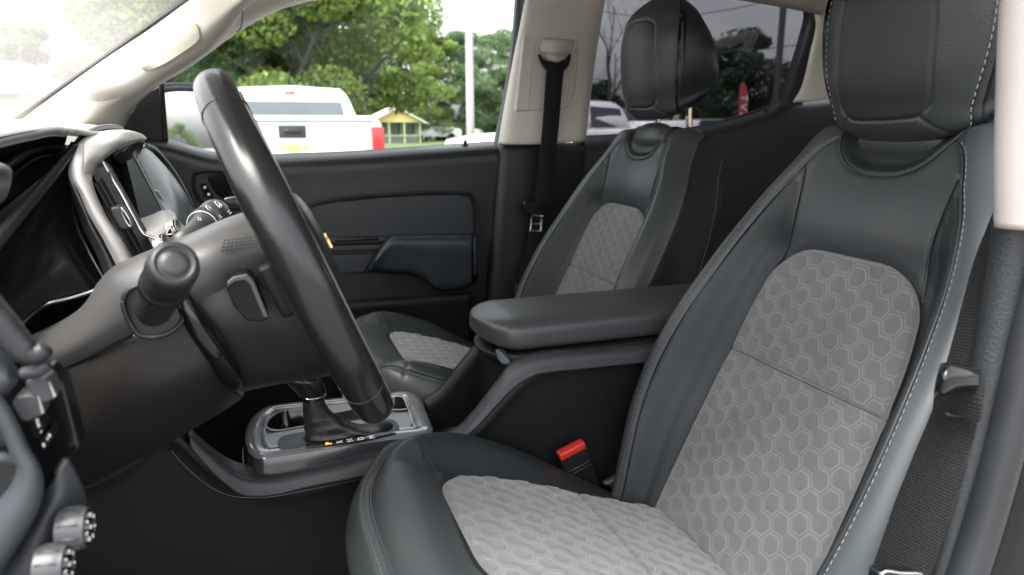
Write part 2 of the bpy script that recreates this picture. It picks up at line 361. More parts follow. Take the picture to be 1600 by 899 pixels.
        for js, off in ((0, 0), (1, 0)):
            P = []
            for v in np.linspace(-.42, .155, 70):
                pr = np.array(back_profile(v)); s = [0, .5, 1, 1.5, 2, 2.5, 3, 3.5, 4, 5, 6, 6.5, 7.2, 8.5]; qv = 4.05 if js == 0 else 5.85
                P.append(O+float(interp(qv, list(zip(s, pr[:, 0]))))*sd*sgn*eY+v*eV+float(interp(qv, list(zip(s, pr[:, 1]))))*eH)
            P = np.array(P)+sd*sgn*eY*.0006; stitches('stitching', cr(P, 160), np.repeat(nrm(sd*sgn*eY+.2*eH)[None], 160, 0), M['thread_dark'], root, .0048, .0034, .0006)
    P = np.array([P3(u, v, -.001) for u, v in cr(COLLAR, 50) if v < .182]); tube('piping', P, .0014, M['piping'], root, 6, 100)
    # closing the top: a soft roll
    # headrest cushion pad in the collar
    th = np.linspace(0, math.pi, 24)[:, None]; ph = np.linspace(0, 2*math.pi, 40, endpoint=False)[None]
    pc = O+.158*eV+.004*eH; G3 = pc+(.062*np.cos(th)*np.ones_like(ph))[..., None]*eY+(.03*np.sin(th)**.5*np.cos(ph))[..., None]*eV+(.022*np.sin(th)**.5*np.sin(ph))[..., None]*eH
    grid_obj('collar_pad', G3, M['leather'], root, cyc=True)
    headrest(O, root, sgn, .0 if near else .040)
    cushion(O, root, sgn)
    return root
def inside_poly(x, y, P):
    r = np.zeros(x.shape, bool); j = len(P)-1
    for i in range(len(P)):
        a, b = P[i], P[j]; r ^= ((a[1] > y) != (b[1] > y)) & (x < (b[0]-a[0])*(y-a[1])/((b[1]-a[1])+1e-15)+a[0]); j = i
    return r
def insert_half(v):
    v = np.asarray(v, float); w = interp(v, [(-.47, .138), (-.36, .14), (-.24, .138), (-.16, .134), (-.1, .13), (-.05, .122), (.0, .116)])
    r = .062; t = np.clip((v+r)/r, 0, 1); return w-r*(1-np.sqrt(np.maximum(0, 1-t**2)))*1.15

def headrest(O, root, sgn, lift):
    a = nrm(.48*eH+.877*eV); f = nrm(.877*eH-.48*eV); B = O+.050*eH+.128*eV+lift*a-(.016 if lift == 0 else .026)*f
    HTt = .27; 
    def W(t): return interp(t, [(0, .075), (.012, .092), (.04, .100), (.09, .113), (.15, .118), (.2, .113), (.235, .097), (.255, .072), (.27, .03)])
    def FR(t): return interp(t, [(0, -.014), (.015, .0), (.05, .010), (.12, .013), (.2, .004), (.24, -.012), (.27, -.045)])
    def BK(t): return interp(t, [(0, -.095), (.02, -.130), (.05, -.146), (.10, -.142), (.15, -.130), (.20, -.108), (.24, -.082), (.27, -.045)])
    nt = 150; ts = HTt*(1-np.cos(np.linspace(0, math.pi, nt)))/2; th = np.linspace(0, 2*math.pi, 240, endpoint=False)
    T = np.repeat(ts[:, None], 240, 1); c, s = np.cos(th)[None], np.sin(th)[None]
    pw = lambda x, e: np.sign(x)*np.abs(x)**e
    w, fr, bk = W(T), FR(T), BK(T)
    fro = s > 0; U = w*np.where(fro, pw(c, .78), pw(c, .42)); mid = fr-.030
    Hh = np.where(fro, mid+(fr-mid)*pw(s, .75), mid+(mid-bk)*pw(s, .62))
    crown = -.020*(U/.12)**2; Hh = Hh+np.where(fro, crown, 0)
    # seams on the front
    PAN = [(-.047, .03), (-.063, .045), (-.067, .1), (-.066, .15), (-.055, .205), (-.03, .217), (0, .219), (.03, .217), (.055, .205), (.066, .15), (.067, .1), (.063, .045), (.047, .03), (0, .0275)]
    d = seg_dist(U, T, PAN+[PAN[0]], 120); hp = interp(T, [(.0, 0), (.028, .0), (.045, .062), (.1, .067), (.15, .066), (.205, .055), (.22, 0)])
    g = .0024*np.exp(-(d/.0022)**2)
    for sd in (-1, 1): g += .0025*np.exp(-(seg_dist(U, T, [(sd*.052, .031), (sd*.066, .018), (sd*.08, .006)], 12)/.003)**2)
    Hh = Hh-np.where(fro, g, 0)
    seam = np.abs(s-.28)*.03; Hh = Hh-np.where(fro, .0035*np.exp(-(seam/.0025)**2), 0)*0; U = U*(1-np.where(fro, .013*np.exp(-((s-.3)/.045)**2), 0))
    T2 = T+.052*np.clip((-Hh-.02)/.14, 0, 1)*np.clip(1-T/.20, 0, 1)
    G = B+U[..., None]*eY*sgn+(T2*(.945 if lift == 0 else .90))[..., None]*a+Hh[..., None]*f
    sa = np.repeat(np.sin(th+math.pi/240)[None], nt-1, 0); idx = np.where(sa < .28, 1, 0)
    inp = inside_poly(U[:-1], T[:-1], cr(PAN, 120, True)) & (sa > .3); idx[inp] = 2
    hr = grid_obj('headrest', G, [M['leather'], M['leather_dark'], M['headcloth']], root, cyc=True, flip=(sgn > 0), idx=idx.reshape(-1), caps=True)
    for sd in (-1, 1):
        j = np.argmin(np.abs(np.where((np.sign(c[0]) == sd), s[0], 9)-.30)); P = G[6:-6, j]; P = P+f*.0006+sd*sgn*eY*.0008
        Nn = np.repeat(nrm(f*.5+sd*sgn*eY)[None], len(P), 0); stitches('stitching', P+sd*sgn*eY*.0012, Nn, M['stitch'] if lift == 0 else M['thread_dark'], hr, .0052, .003, .0007)
        p0 = B-.0*a+sd*.062*sgn*eY-.078*f; tube('headrest_post', [p0+.06*a, p0-.09*a], .0064, M['brass'], root, 14, 12)
        if sd == 1 and lift:
            pass
        mb = MB()
        for k in range(4): mb.box(p0-a*(.0+.012*k)+f*.0055, (.004, .004, .005), (f, eY, a))
        mb.build('post_notch', M['brass'], root, smooth=False)
        q0 = p0-(.012+lift)*a; tube('post_sleeve', [q0-.02*a, q0-.002*a], [.011, .0095], M['plastic'], root, 16, 6)
M['brass'] = principled('polished_post', (.62, .52, .40), .2, 1.)
M['seam_black'] = principled('seam_thread', (.02, .02, .02), .8)
M['headcloth'] = bump(principled('dark_grey_cloth_leather', (.014, .0165, .018), .5), 'leather', 700, .4, .0005, mix=.1)

CS = math.hypot(1, .32); eS = V(-1/CS, 0, .32/CS); eN = V(.32/CS, 0, 1/CS)
def cushion(O, root, sgn):
    B = V(O[0]-.141, O[1], O[2]-.38)
    # outline (u,s): rounded front corners
    def outline(n, inset=0.):
        pts = []
        hw, s1 = .236-inset, .478-inset
        for th in np.linspace(0, math.pi, 80):
            c, s_ = math.cos(th), math.sin(th); e = .62
            pts.append((hw*np.sign(c)*abs(c)**e, .24+(s1-.24)*abs(s_)**.78))
        pts = [(hw, -.06), (hw, .05), (hw, .15)]+pts+[(-hw, .15), (-hw, .05), (-hw, -.06)]
        P = np.array(pts); s = np.concatenate([[0], np.cumsum(np.linalg.norm(np.diff(P, axis=0), axis=1))]); q = np.linspace(0, s[-1], n)
        return np.stack([np.interp(q, s, P[:, 0]), np.interp(q, s, P[:, 1])], 1)
    n = 420; Oo = outline(n); cen = np.stack([Oo[:, 0]*.0, np.clip(Oo[:, 1], -.06, .24)], 1)
    rho = np.concatenate([np.linspace(0, .9, 90), np.linspace(.9, 1, 26)[1:]])
    U = cen[:, 0][None]+(Oo[:, 0]-cen[:, 0])[None]*rho[:, None]; S = cen[:, 1][None]+(Oo[:, 1]-cen[:, 1])[None]*rho[:, None]
    def hgt(u, s):
        au = np.abs(u); bol = .030*sstep(.13, .185, au)*interp(s, [(-.1, -1.9), (.0, -1.2), (.1, -.35), (.2, .35), (.3, .85), (.36, 1), (.42, .75), (.5, .5)])-.010*sstep(.3, .08, s)
        h = bol+.004*sstep(.36, .42, s)-.010*sstep(.42, .5, s)*1.5
        
        return h
    Hh = hgt(U, S); edge = (1-rho)[:, None]*np.hypot(Oo[:, 0]-cen[:, 0], Oo[:, 1]-cen[:, 1])[None]
    Hh = Hh-.020*(1-sstep(0, .04, edge))**2-.0028*np.exp(-((edge-.010)/.003)**2)
    d = np.minimum(seg_dist(U, S, [(.122, .378), (.15, .39), (.19, .405), (.205, .408)], 12), seg_dist(-U, S, [(.122, .378), (.15, .39), (.19, .405), (.205, .408)], 12))
    Hh -= .0025*np.exp(-(d/.003)**2)
    ts_ = np.concatenate([np.linspace(-.07, .33, 20), .33+.055*np.sin(np.linspace(0, math.pi/2, 24))[1:]]); IP = [(float(ins_c(t)), float(t)) for t in ts_]+[(0., .385)]
    aU = np.abs(U); di = seg_dist(aU, S, IP, 150); ins = inside_poly(aU, S, np.array([(-.01, -.1), (IP[0][0], -.1)]+IP+[(-.01, .385)])); sd_ = np.where(ins, di, -di)
    Hh -= .0035*sstep(-.003, .004, sd_)+.0022*np.exp(-((sd_+.002)/.0045)**2)
    Hh += .0014*np.sin(S*37+U*8)*np.sin(U*29)
    top = B+U[..., None]*eY*sgn+S[..., None]*eS+Hh[..., None]*eN
    # skirt going down to the seat base
    t = np.linspace(0, 1, 40)[1:]; nout = np.gradient(Oo, axis=0); nout = np.stack([nout[:, 1], -nout[:, 0]], 1); nout /= np.linalg.norm(nout, axis=1)[:, None]; 
    if np.dot(nout[n//2], (0, 1)) < 0: nout = -nout
    rows = []
    for k in t:
        off = .020*math.sin(min(1, k*2.2)*math.pi/2)-.03*max(0, k-.45); dz = -.17*k**1.3
        P = np.stack([Oo[:, 0]+nout[:, 0]*off, Oo[:, 1]+nout[:, 1]*off], 1); gr = .0025*math.exp(-((k-.42)/.03)**2)
        P = P-nout*gr
        rows.append(B+P[:, :1]*eY*sgn+P[:, 1:]*eS+(Hh[-1][:, None])*eN+V(0, 0, 1)*dz)
    G = np.concatenate([top, np.array(rows)], 0); nr = G.shape[0]
    idx = np.zeros((nr-1, n-1), int); idx[len(rho)-1+17:] = 1
    Ua, Sa = np.abs(U[:-1, :-1]), S[:-1, :-1]; bk_ = (Ua > .11) & (Sa < np.interp(Ua, [.11, .122, .15, .19, .24], [.37, .378, .39, .405, .41])) & (edge[:-1, :-1] > .010); idx[:len(rho)-1][bk_] = 2  # side bolsters of the cushion: same painted shade
    grid_obj('seat_cushion', G, [M['leather'], M['leather_side'], M['bolster_shade']], root, flip=(sgn < 0), idx=idx.reshape(-1))
    # seam line round the top
    k = np.argmin(np.abs(edge[:, n//2]-.010)); P = top[k, 10:-10]; tube('piping', P+eN*.0006, .0015, M['piping'], root, 6, 260)
    j = np.argmin(np.abs(edge[:, n//2]-.003)); P = top[j, 10:-10]; stitches('stitching', P, np.repeat(eN[None], len(P), 0), M['thread_dark'], root, .005, .003, .0007)
    # fabric panel
    s = np.linspace(-.05, .385, 300); a = np.linspace(-1, 1, 210); S2 = np.repeat(s[:, None], len(a), 1); U2 = a[None]*ins_c(S2)
    ed = np.minimum((1-np.abs(a[None]))*ins_c(S2), .385-S2); k = sstep(.001, .006, ed)
    rg, pf = hexrelief(S2*sgn+.004, U2); h = hgt(U2, S2)+.0035-.0045*(1-sstep(0, .006, ed))+k*(rg*.0010+pf*.0026)
    gr = 0*h
    for s0 in (.165, .035): dd = np.abs(S2-s0-.03*(U2**2)/.13); gr = gr+np.exp(-(dd/.0018)**2); h = h-.003*np.exp(-(dd/.002)**2)-.0025*np.exp(-(dd/.012)**2)
    G2 = B+U2[..., None]*eY*sgn+S2[..., None]*eS+h[..., None]*eN
    grid_obj('cushion_panel', G2, M['fabric'], root, flip=(sgn > 0), attr={'ridge': rg*k*(1-np.clip(gr, 0, 1))}, uv=np.stack([U2, S2], -1))
    mb = MB(); mb.box((O[0]-.33, O[1], O[2]-.66), (.42, .40, .16)); mb.build('seat_base', M['plastic'], root, bevel=.02)
def ins_c(s):
    w = interp(s, [(-.06, .118), (.05, .128), (.2, .133), (.3, .13), (.385, .122)]); r = .055; t = np.clip((s-(.385-r))/r, 0, 1); return w-r*(1-np.sqrt(np.maximum(0, 1-t**2)))*1.1
OD=(.681,.665,1.18); OP=(.737,1.349,1.169)
make_seat(OD, 1, 'driver seat in the foreground with grey hexagon fabric panels and its headrest pushed down', 'front seats of the truck', True)
make_seat(OP, -1, 'passenger seat beyond the centre armrest with its headrest raised on two bare posts', 'front seats of the truck', False)
M['door_black'] = bump(principled('door_black', (.011, .0115, .0115), .4, spec=.5), 'noise', 700, .3, .0005, mix=.15, rvar=.05)
M['door_vinyl'] = bump(principled('blue_black_vinyl', (.018, .0225, .0265), .42), 'leather', 600, .3, .0005, mix=.1, rvar=.05)
M['pillar_black'] = bump(principled('pillar_black', (.008, .009, .0095), .45, spec=.4), 'noise', 500, .5, .0006, mix=.2)
M['seam_dark'] = principled('seam_brown', (.16, .14, .11), .8)  # brown line drawn along the handle joint
M['cap_grey'] = bump(principled('blue_grey_plastic', (.042, .048, .054), .45), 'noise', 700, .2, .0004, mix=.08)
M['plastic_silver'] = bump(principled('switch_grey', (.05, .053, .056), .4), 'noise', 900, .1, .0002)
M['trim_blue'] = bump(principled('grained_trim', (.018, .021, .024), .45), 'noise', 450, .8, .0008, mix=.2)
M['roof_grey'] = principled('grey_shingle', (.12, .12, .125), .8)
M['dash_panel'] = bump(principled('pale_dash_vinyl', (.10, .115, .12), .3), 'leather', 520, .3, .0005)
M['dash_sheen'] = bump(principled('dash_top_vinyl', (.07, .07, .072), .32, spec=1., Coat_Weight=.6, Coat_Roughness=.3, Sheen_Weight=.5), 'leather', 520, .2, .0004)
M['armrest'] = bump(principled('armrest_vinyl', (.036, .039, .041), .4), 'leather', 560, .4, .0005, mix=.08)
M['cream_near'] = bump(principled('cream_trim', (.40, .365, .335), .6), 'noise', 600, .2, .0004, mix=.04)
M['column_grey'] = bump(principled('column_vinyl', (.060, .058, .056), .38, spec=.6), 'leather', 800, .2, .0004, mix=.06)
M['stalk_grey'] = bump(principled('stalk_vinyl', (.05, .048, .047), .4), 'noise', 900, .15, .0003)
M['rocker'] = principled('rocker_black', (.006, .006, .0065), .5, spec=.2)

#SECTION cabin far side
def AT(rows): return [[at(*p) for p in r] for r in rows]
def outl(pts, Y=None, smooth=0):
    P = np.array([at(p[0], p[1], p[2] if len(p) > 2 else Y) for p in pts]); return cr(P, smooth, True) if smooth else P
M['glass'] = None
def glass_mat(name, tint, haze=0., hazecol=(.95, .9, .9), ior=1.35):
    m = bpy.data.materials.new(name); m.use_nodes = True; nt = m.node_tree; nt.nodes.clear()
    out = nt.nodes.new('ShaderNodeOutputMaterial'); t = nt.nodes.new('ShaderNodeBsdfTransparent'); t.inputs[0].default_value = (*tint, 1)
    g = nt.nodes.new('ShaderNodeBsdfGlossy'); g.inputs['Roughness'].default_value = .02
    mx = nt.nodes.new('ShaderNodeMixShader'); fr = nt.nodes.new('ShaderNodeFresnel'); fr.inputs[0].default_value = ior; 
    ge = nt.nodes.new('ShaderNodeNewGeometry'); sb = nt.nodes.new('ShaderNodeMath'); sb.operation = 'SUBTRACT'; sb.inputs[0].default_value = 1; nt.links.new(ge.outputs['Backfacing'], sb.inputs[1]); ml = nt.nodes.new('ShaderNodeMath'); ml.operation = 'MULTIPLY'; nt.links.new(fr.outputs[0], ml.inputs[0]); nt.links.new(sb.outputs[0], ml.inputs[1]); nt.links.new(ml.outputs[0], mx.inputs[0]); nt.links.new(t.outputs[0], mx.inputs[1]); nt.links.new(g.outputs[0], mx.inputs[2]); last = mx
    if haze:
        d = nt.nodes.new('ShaderNodeBsdfTranslucent'); d.inputs[0].default_value = (*hazecol, 1); m2 = nt.nodes.new('ShaderNodeMixShader'); m2.inputs[0].default_value = haze
        nt.links.new(mx.outputs[0], m2.inputs[1]); nt.links.new(d.outputs[0], m2.inputs[2]); last = m2
    nt.links.new(last.outputs[0], out.inputs[0]); return m
M['glass'] = glass_mat('clear_glass', (.95, .97, .96)); M['tint'] = glass_mat('tinted_glass', (.335, .333, .35)); M['screen_glass'] = glass_mat('dusty_glare_windscreen', (.97, .97, .96), .075, hazecol=(.78, .73, .73), ior=1.15)  # windscreen haze: dust plus dashboard reflections, painted into the glass as a pinkish veil

# --- passenger front door
door = empty('passenger_door', (.35, 1.74, .55), 'black front door on the far side with its clear window and padded armrest', 'car door')
S = [(170, 214), (215, 219), (262, 222), (330, 240), (400, 246), (470, 244), (560, 240), (660, 233), (765, 226), (785, 225)]
dp = []
for x, y in S:
    dp.append([at(x, y-4, 1.765), at(x, y-1, 1.74), at(x, y+4, 1.715), at(x, y+14, 1.702), at(x, y+45, 1.70), at(x, y+150, 1.70), at(x, 520, 1.70), at(x, 640, 1.70), at(x, 760, 1.70)])
sheet('door_panel', dp, M['door_black'] if 'door_black' in M else M['plastic_soft'], door, nu=60, nv=90, thick=.01, flip=False)
ins = outl([(430, 352), (478, 326), (520, 315), (600, 307), (660, 304), (715, 303), (735, 307), (741, 320), (743, 368), (610, 372), (440, 376)], 1.695, 0)
shape('door_insert', ins, (0, .03, 0), M['door_vinyl'] if 'door_vinyl' in M else M['leather_dark'], door, .007, 4)
tube('insert_lip', [at(440, 344, 1.693), at(478, 324, 1.69), at(520, 313, 1.69), at(600, 305, 1.69), at(715, 301, 1.69), at(738, 306, 1.69), at(745, 320, 1.69), at(746, 370, 1.69)], .0035, M['plastic_soft'], door, 8, 80)
# armrest: top surface, rounded front, tapering pull at its forward end
prof = []
cols = [(571, 424, 424, 426), (585, 400, 405, 425), (598, 380, 388, 426), (612, 367, 377, 427), (640, 366, 378, 428), (662, 365, 378, 436), (678, 365, 378, 451), (700, 365, 378, 454), (722, 365, 378, 451), (738, 366, 380, 445)]
for x, a, b, c in cols:
    k = 0 if a == b else 1
    prof.append([at(x, a, 1.70), at(x, a+1*k, 1.665 if k else 1.698), at(x, a+4*k, 1.645 if k else 1.698), at(x, (b+a)/2+6*k, 1.635 if k else 1.695), at(x, (b+c)/2, 1.637 if k else 1.695), at(x, c-3*k, 1.645 if k else 1.696), at(x, c, 1.66 if k else 1.697), at(x, c+1, 1.70)])
sheet('door_armrest', prof, M['door_vinyl'] if 'door_vinyl' in M else M['leather'], door, nu=60, nv=50, thick=.004)
shape('armrest_side', np.array([at(738, 366, 1.70), at(738, 369, 1.65), at(739, 390, 1.637), at(739, 430, 1.642), at(738, 446, 1.70)]), (.012, 0, 0), M['leather_dark'], door, .004, 3)
shape('switch_shelf', outl([(440, 372), (606, 370), (603, 379), (440, 383)], 1.68), (0, .03, 0), M['plastic_grey'], door, .003)
shape('window_switch', outl([(525, 373), (592, 371), (591, 376), (524, 378)], 1.676), (0, .012, 0), M['gloss_black'], door, .002)
shape('trim_strip', outl([(440, 387), (598, 382), (592, 391), (440, 397)], 1.683), (0, .02, 0), M['plastic_grey'], door, .003)
shape('door_pull', outl([(440, 402), (588, 396), (569, 426), (440, 430)], 1.688), (0, .02, 0), M['door_vinyl'] if 'door_vinyl' in M else M['leather_dark'], door, .003)
mp = [[at(x, y0, 1.70), at(x, y0+1, 1.66), at(x, y0+5, 1.652), at(x, y0+12, 1.655), at(x, y0+90, 1.665), at(x, 680, 1.68)] for x, y0 in ((520, 474), (548, 471), (600, 467), (680, 461), (737, 457))]
sheet('map_pocket', mp, M['plastic'], door, nu=30, nv=30, thick=.004)
# handle bezel, chrome lever, lock switch
bz = [(303, 272), (318, 268), (352, 269), (395, 274), (400, 320), (345, 325), (318, 318), (303, 295)]
tube('handle_bezel', list(outl(bz+[bz[0]], 1.695)), .0035, M['plastic'], door, 8, 100)
shape('handle_recess', outl([(325, 276), (395, 280), (396, 312), (352, 312), (335, 300)], 1.6985, 60), (0, .02, 0), M['gloss_black'], door, 0, smooth=False)
shape('handle_lever', outl([(350, 311), (368, 307), (392, 309), (392, 317), (366, 319), (351, 317)], 1.69, 50), (0, .01, 0), M['chrome'], door, .002)
sw = shape('lock_switch', outl([(312, 287), (322, 286), (334, 306), (330, 310), (320, 309)], 1.693), (0, .012, 0), M['gloss_black'], door, .0015)
for p in ((320, 293), (326, 304)): shape('lock_symbol', outl([(p[0]-2, p[1]-2), (p[0]+2, p[1]-2), (p[0]+2, p[1]+2), (p[0]-2, p[1]+2)], 1.6925), (0, .0004, 0), M['white_mark'], sw, 0)
shape('speaker_grille', outl([(440, 500), (520, 495), (535, 560), (470, 600), (430, 560)], 1.698, 50), (0, .01, 0), M['plastic'], door, .003)
kn = tube('lock_knob', [at(727, 231, 1.742), at(727, 219, 1.742)], [.004, .0045], M['plastic'], door, 12, 8)
tube('knob_collar', [at(727, 232, 1.742), at(727, 226, 1.742)], [.012, .008], M['plastic'], door, 16, 6)
# window: pane, frame and seals, sail panel
pane = [at(262, 224, 1.80), at(440, 246, 1.80), at(775, 230, 1.80), at(812, -60, 1.72), at(520, -60, 1.70), at(400, 20, 1.72), at(300, 92, 1.76), at(256, 130, 1.79)]
shape('window_pane', np.array(pane), (0, .004, 0), M['glass'], door, 0, smooth=False)
tube('window_seal', [at(262, 221, 1.775), at(330, 238, 1.775), at(400, 243, 1.775), at(470, 241, 1.775), at(560, 237, 1.775), at(660, 230, 1.775), at(768, 222, 1.775)], .0028, M['rubber'], door, 8, 90)
fr = sheet('window_frame', AT([[(806, -40, 1.76), (799, 60, 1.765), (784, 160, 1.77), (768, 240, 1.77), (757, 360, 1.74), (750, 500, 1.74)], [(812, -40, 1.735), (804, 60, 1.735), (790, 160, 1.735), (775, 240, 1.735), (764, 360, 1.715), (756, 500, 1.715)], [(824, -40, 1.75), (816, 60, 1.75), (801, 160, 1.75), (786, 240, 1.75), (775, 360, 1.73), (768, 500, 1.73)]]), M['rubber'], door, 16, 60, .006)
tube('frame_seal', [at(815, -40, 1.725), at(807, 60, 1.725), at(793, 160, 1.725), at(778, 235, 1.72), at(768, 360, 1.70), at(758, 500, 1.70), at(752, 620, 1.70)], .0035, M['seal'], door, 8, 80)
sail = [(188, 205), (198, 185), (214, 160), (232, 143), (252, 132), (254, 160), (257, 195), (261, 222), (225, 219), (190, 215)]
shape('sail_panel', outl(sail, 1.745), (0, .03, 0), M['plastic'], door, .004)
tube('sail_edge', [at(252, 130, 1.74), at(254, 160, 1.74), at(259, 220, 1.74)], .006, M['plastic'], door, 10, 20)

# --- far mirror
mir = empty('door_mirror', (-.25, 1.95, 1.2), 'folding wing mirror outside the far front window reflecting a bright sky and a tree', 'wing mirror')
mn = nrm(V(.73, -.68, .02)); mp0 = at(300, 190, 1.98)
def mo(pts, off, n=70): return cr(np.array([onp(x, y, mn, mp0-mn*off) for x, y in pts]), n, True)
shape('mirror_housing', mo([(238, 240), (236, 150), (246, 136), (262, 130), (300, 129), (345, 134), (362, 150), (370, 250)], .02), tuple(-mn*.09), M['plastic'], mir, .012)
mg = mo([(246, 240), (246, 150), (255, 142), (300, 140), (340, 146), (350, 160), (356, 245)], 0)
M['mirror'] = principled('mirror_glass', (.92, .9, .9), .02, 1.)
shape('mirror_glass', mg, tuple(-mn*.004), M['mirror'], mir, .001)
tube('mirror_rim', list(np.vstack([mg, mg[:1]])+V(0, .004, 0)), .007, M['plastic'], mir, 8, 90)

# --- cab shell: pillars, roof, floor
cab = empty('truck_cab', (.9, 1.0, .5), 'beige and black inner shell of the pickup cab with pillars roof lining and rear wall', 'vehicle body')
ap = AT([[(5, 200, 1.78), (20, 187, 1.77), (90, 140, 1.72), (165, 88, 1.68), (235, 42, 1.64), (293, 0, 1.60), (362, -50, 1.56), (430, -100, 1.52)],
         [(15, 203, 1.74), (45, 190, 1.73), (110, 150, 1.68), (180, 100, 1.63), (250, 52, 1.59), (308, 8, 1.55), (385, -30, 1.50), (470, -70, 1.46)],
         [(40, 205, 1.69), (80, 192, 1.67), (130, 160, 1.63), (196, 120, 1.58), (272, 75, 1.55), (335, 25, 1.52), (405, -12, 1.48), (490, -45, 1.44)],
         [(80, 210, 1.67), (125, 196, 1.64), (165, 168, 1.62), (215, 140, 1.585), (300, 86, 1.565), (358, 38, 1.55), (420, 0, 1.53), (500, -25, 1.50)],
         [(130, 215, 1.69), (165, 200, 1.67), (195, 172, 1.67), (232, 138, 1.64), (300, 98, 1.62), (362, 50, 1.60), (430, 12, 1.58), (520, -12, 1.56)],
         [(150, 222, 1.75), (192, 203, 1.74), (206, 174, 1.74), (240, 140, 1.73), (300, 103, 1.71), (365, 56, 1.69), (432, 18, 1.68), (540, -10, 1.68)]])
sheet('pillar_trim', ap, M['beige'], cab, 90, 160, .006, flip=True)
# grab handle moulded on the pillar
gh = AT([[(128, 150, 1.633), (138, 140, 1.608), (165, 118, 1.573), (215, 82, 1.540), (260, 46, 1.523), (300, 14, 1.508), (340, -12, 1.498), (380, -35, 1.488)],
         [(135, 153, 1.623), (150, 142, 1.590), (180, 121, 1.553), (222, 92, 1.518), (275, 56, 1.503), (318, 22, 1.488), (355, -2, 1.478), (392, -25, 1.468)],
         [(145, 158, 1.618), (170, 146, 1.581), (200, 131, 1.541), (240, 108, 1.508), (290, 76, 1.488), (335, 36, 1.478), (368, 8, 1.468), (402, -18, 1.458)],
         [(155, 165, 1.628), (190, 150, 1.588), (218, 140, 1.553), (262, 116, 1.523), (312, 86, 1.508), (352, 46, 1.498), (378, 14, 1.488), (412, -12, 1.478)],
         [(165, 170, 1.648), (203, 155, 1.618), (228, 143, 1.588), (270, 118, 1.578), (318, 89, 1.558), (360, 50, 1.553), (384, 16, 1.548), (420, -10, 1.538)]])
gh_o = sheet('grab_handle', gh, M['beige'], cab, 70, 110, .008, flip=True)
rc = [(217, 104), (228, 92), (262, 66), (295, 42), (306, 38), (312, 48), (311, 64), (292, 80), (262, 98), (240, 112), (230, 112)]
rec = sheet('handle_hollow', AT([[(216, 101, 1.511), (240, 80, 1.503), (270, 58, 1.495), (298, 40, 1.487), (307, 37, 1.484)], [(220, 106, 1.502), (245, 90, 1.498), (278, 68, 1.487), (304, 50, 1.479), (311, 46, 1.478)], [(228, 112, 1.505), (252, 103, 1.495), (285, 83, 1.485), (309, 65, 1.478), (313, 58, 1.478)]]), M['beige_dark'], cab, 20, 40, .002, flip=True)
tube('handle_joint', [at(372, -8, 1.487), at(379, 20, 1.50), at(376, 44, 1.528), at(370, 50, 1.56)], .0012, M['seam_dark'] if 'seam_dark' in M else M['plastic'], cab, 6, 30)
tube('windscreen_seal', [at(15, 190, 1.76), at(88, 141, 1.715), at(165, 88, 1.675), at(235, 41, 1.635), at(297, -2, 1.595), at(365, -52, 1.555)], .0042, M['rubber'], cab, 8, 60)
# B pillar
bp = AT([[(838, -70, 1.68), (824, 0, 1.70), (812, 60, 1.715), (798, 130, 1.72), (787, 190, 1.72), (781, 226, 1.72)],
         [(842, -70, 1.655), (830, 0, 1.67), (818, 60, 1.685), (806, 130, 1.69), (797, 190, 1.69), (792, 226, 1.69)],
         [(862, -70, 1.65), (850, 0, 1.66), (840, 60, 1.675), (830, 130, 1.682), (823, 190, 1.682), (818, 226, 1.682)],
         [(915, -70, 1.65), (905, 0, 1.66), (895, 60, 1.675), (885, 130, 1.682), (876, 190, 1.682), (872, 224, 1.682)],
         [(945, -70, 1.66), (932, 0, 1.67), (922, 60, 1.685), (915, 130, 1.69), (908, 190, 1.69), (905, 221, 1.69)],
         [(956, -70, 1.70), (942, 0, 1.71), (932, 60, 1.72), (922, 130, 1.73), (915, 190, 1.73), (912, 220, 1.73)]])
sheet('upper_pillar_trim', bp, M['beige'], cab, 70, 60, .006, flip=True)
lp = AT([[(779, 224, 1.735), (766, 360, 1.725), (757, 480, 1.72), (748, 640, 1.72), (740, 800, 1.72)],
         [(786, 225, 1.70), (774, 360, 1.69), (765, 480, 1.685), (757, 640, 1.68), (750, 800, 1.68)],
         [(803, 226, 1.692), (795, 360, 1.682), (786, 480, 1.675), (778, 640, 1.67), (770, 800, 1.67)],
         [(870, 224, 1.692), (862, 360, 1.682), (855, 480, 1.675), (848, 640, 1.67), (845, 800, 1.67)],
         [(912, 222, 1.72), (905, 360, 1.72), (900, 480, 1.72), (895, 640, 1.72), (890, 800, 1.72)]])
sheet('lower_pillar_trim', lp, M['pillar_black'] if 'pillar_black' in M else M['plastic_soft'], cab, 50, 50, .006, flip=True)
# raised belt panel on the beige trim
hl = outl([(819, 54), (902, 57), (906, 66), (899, 140), (889, 166), (872, 172), (805, 174)], 1.672)
shape('belt_panel', hl, (0, .012, 0), M['beige'], cab, .004, 3)
tube('panel_groove', [at(838, 56, 1.671), at(829, 120, 1.671), at(826, 173, 1.671)], .0008, M['beige_dark'], cab, 6, 20)
shape('pillar_step', outl([(806, 176), (868, 175), (868, 222), (804, 223)], 1.678), (0, .01, 0), M['beige'], cab, .004)

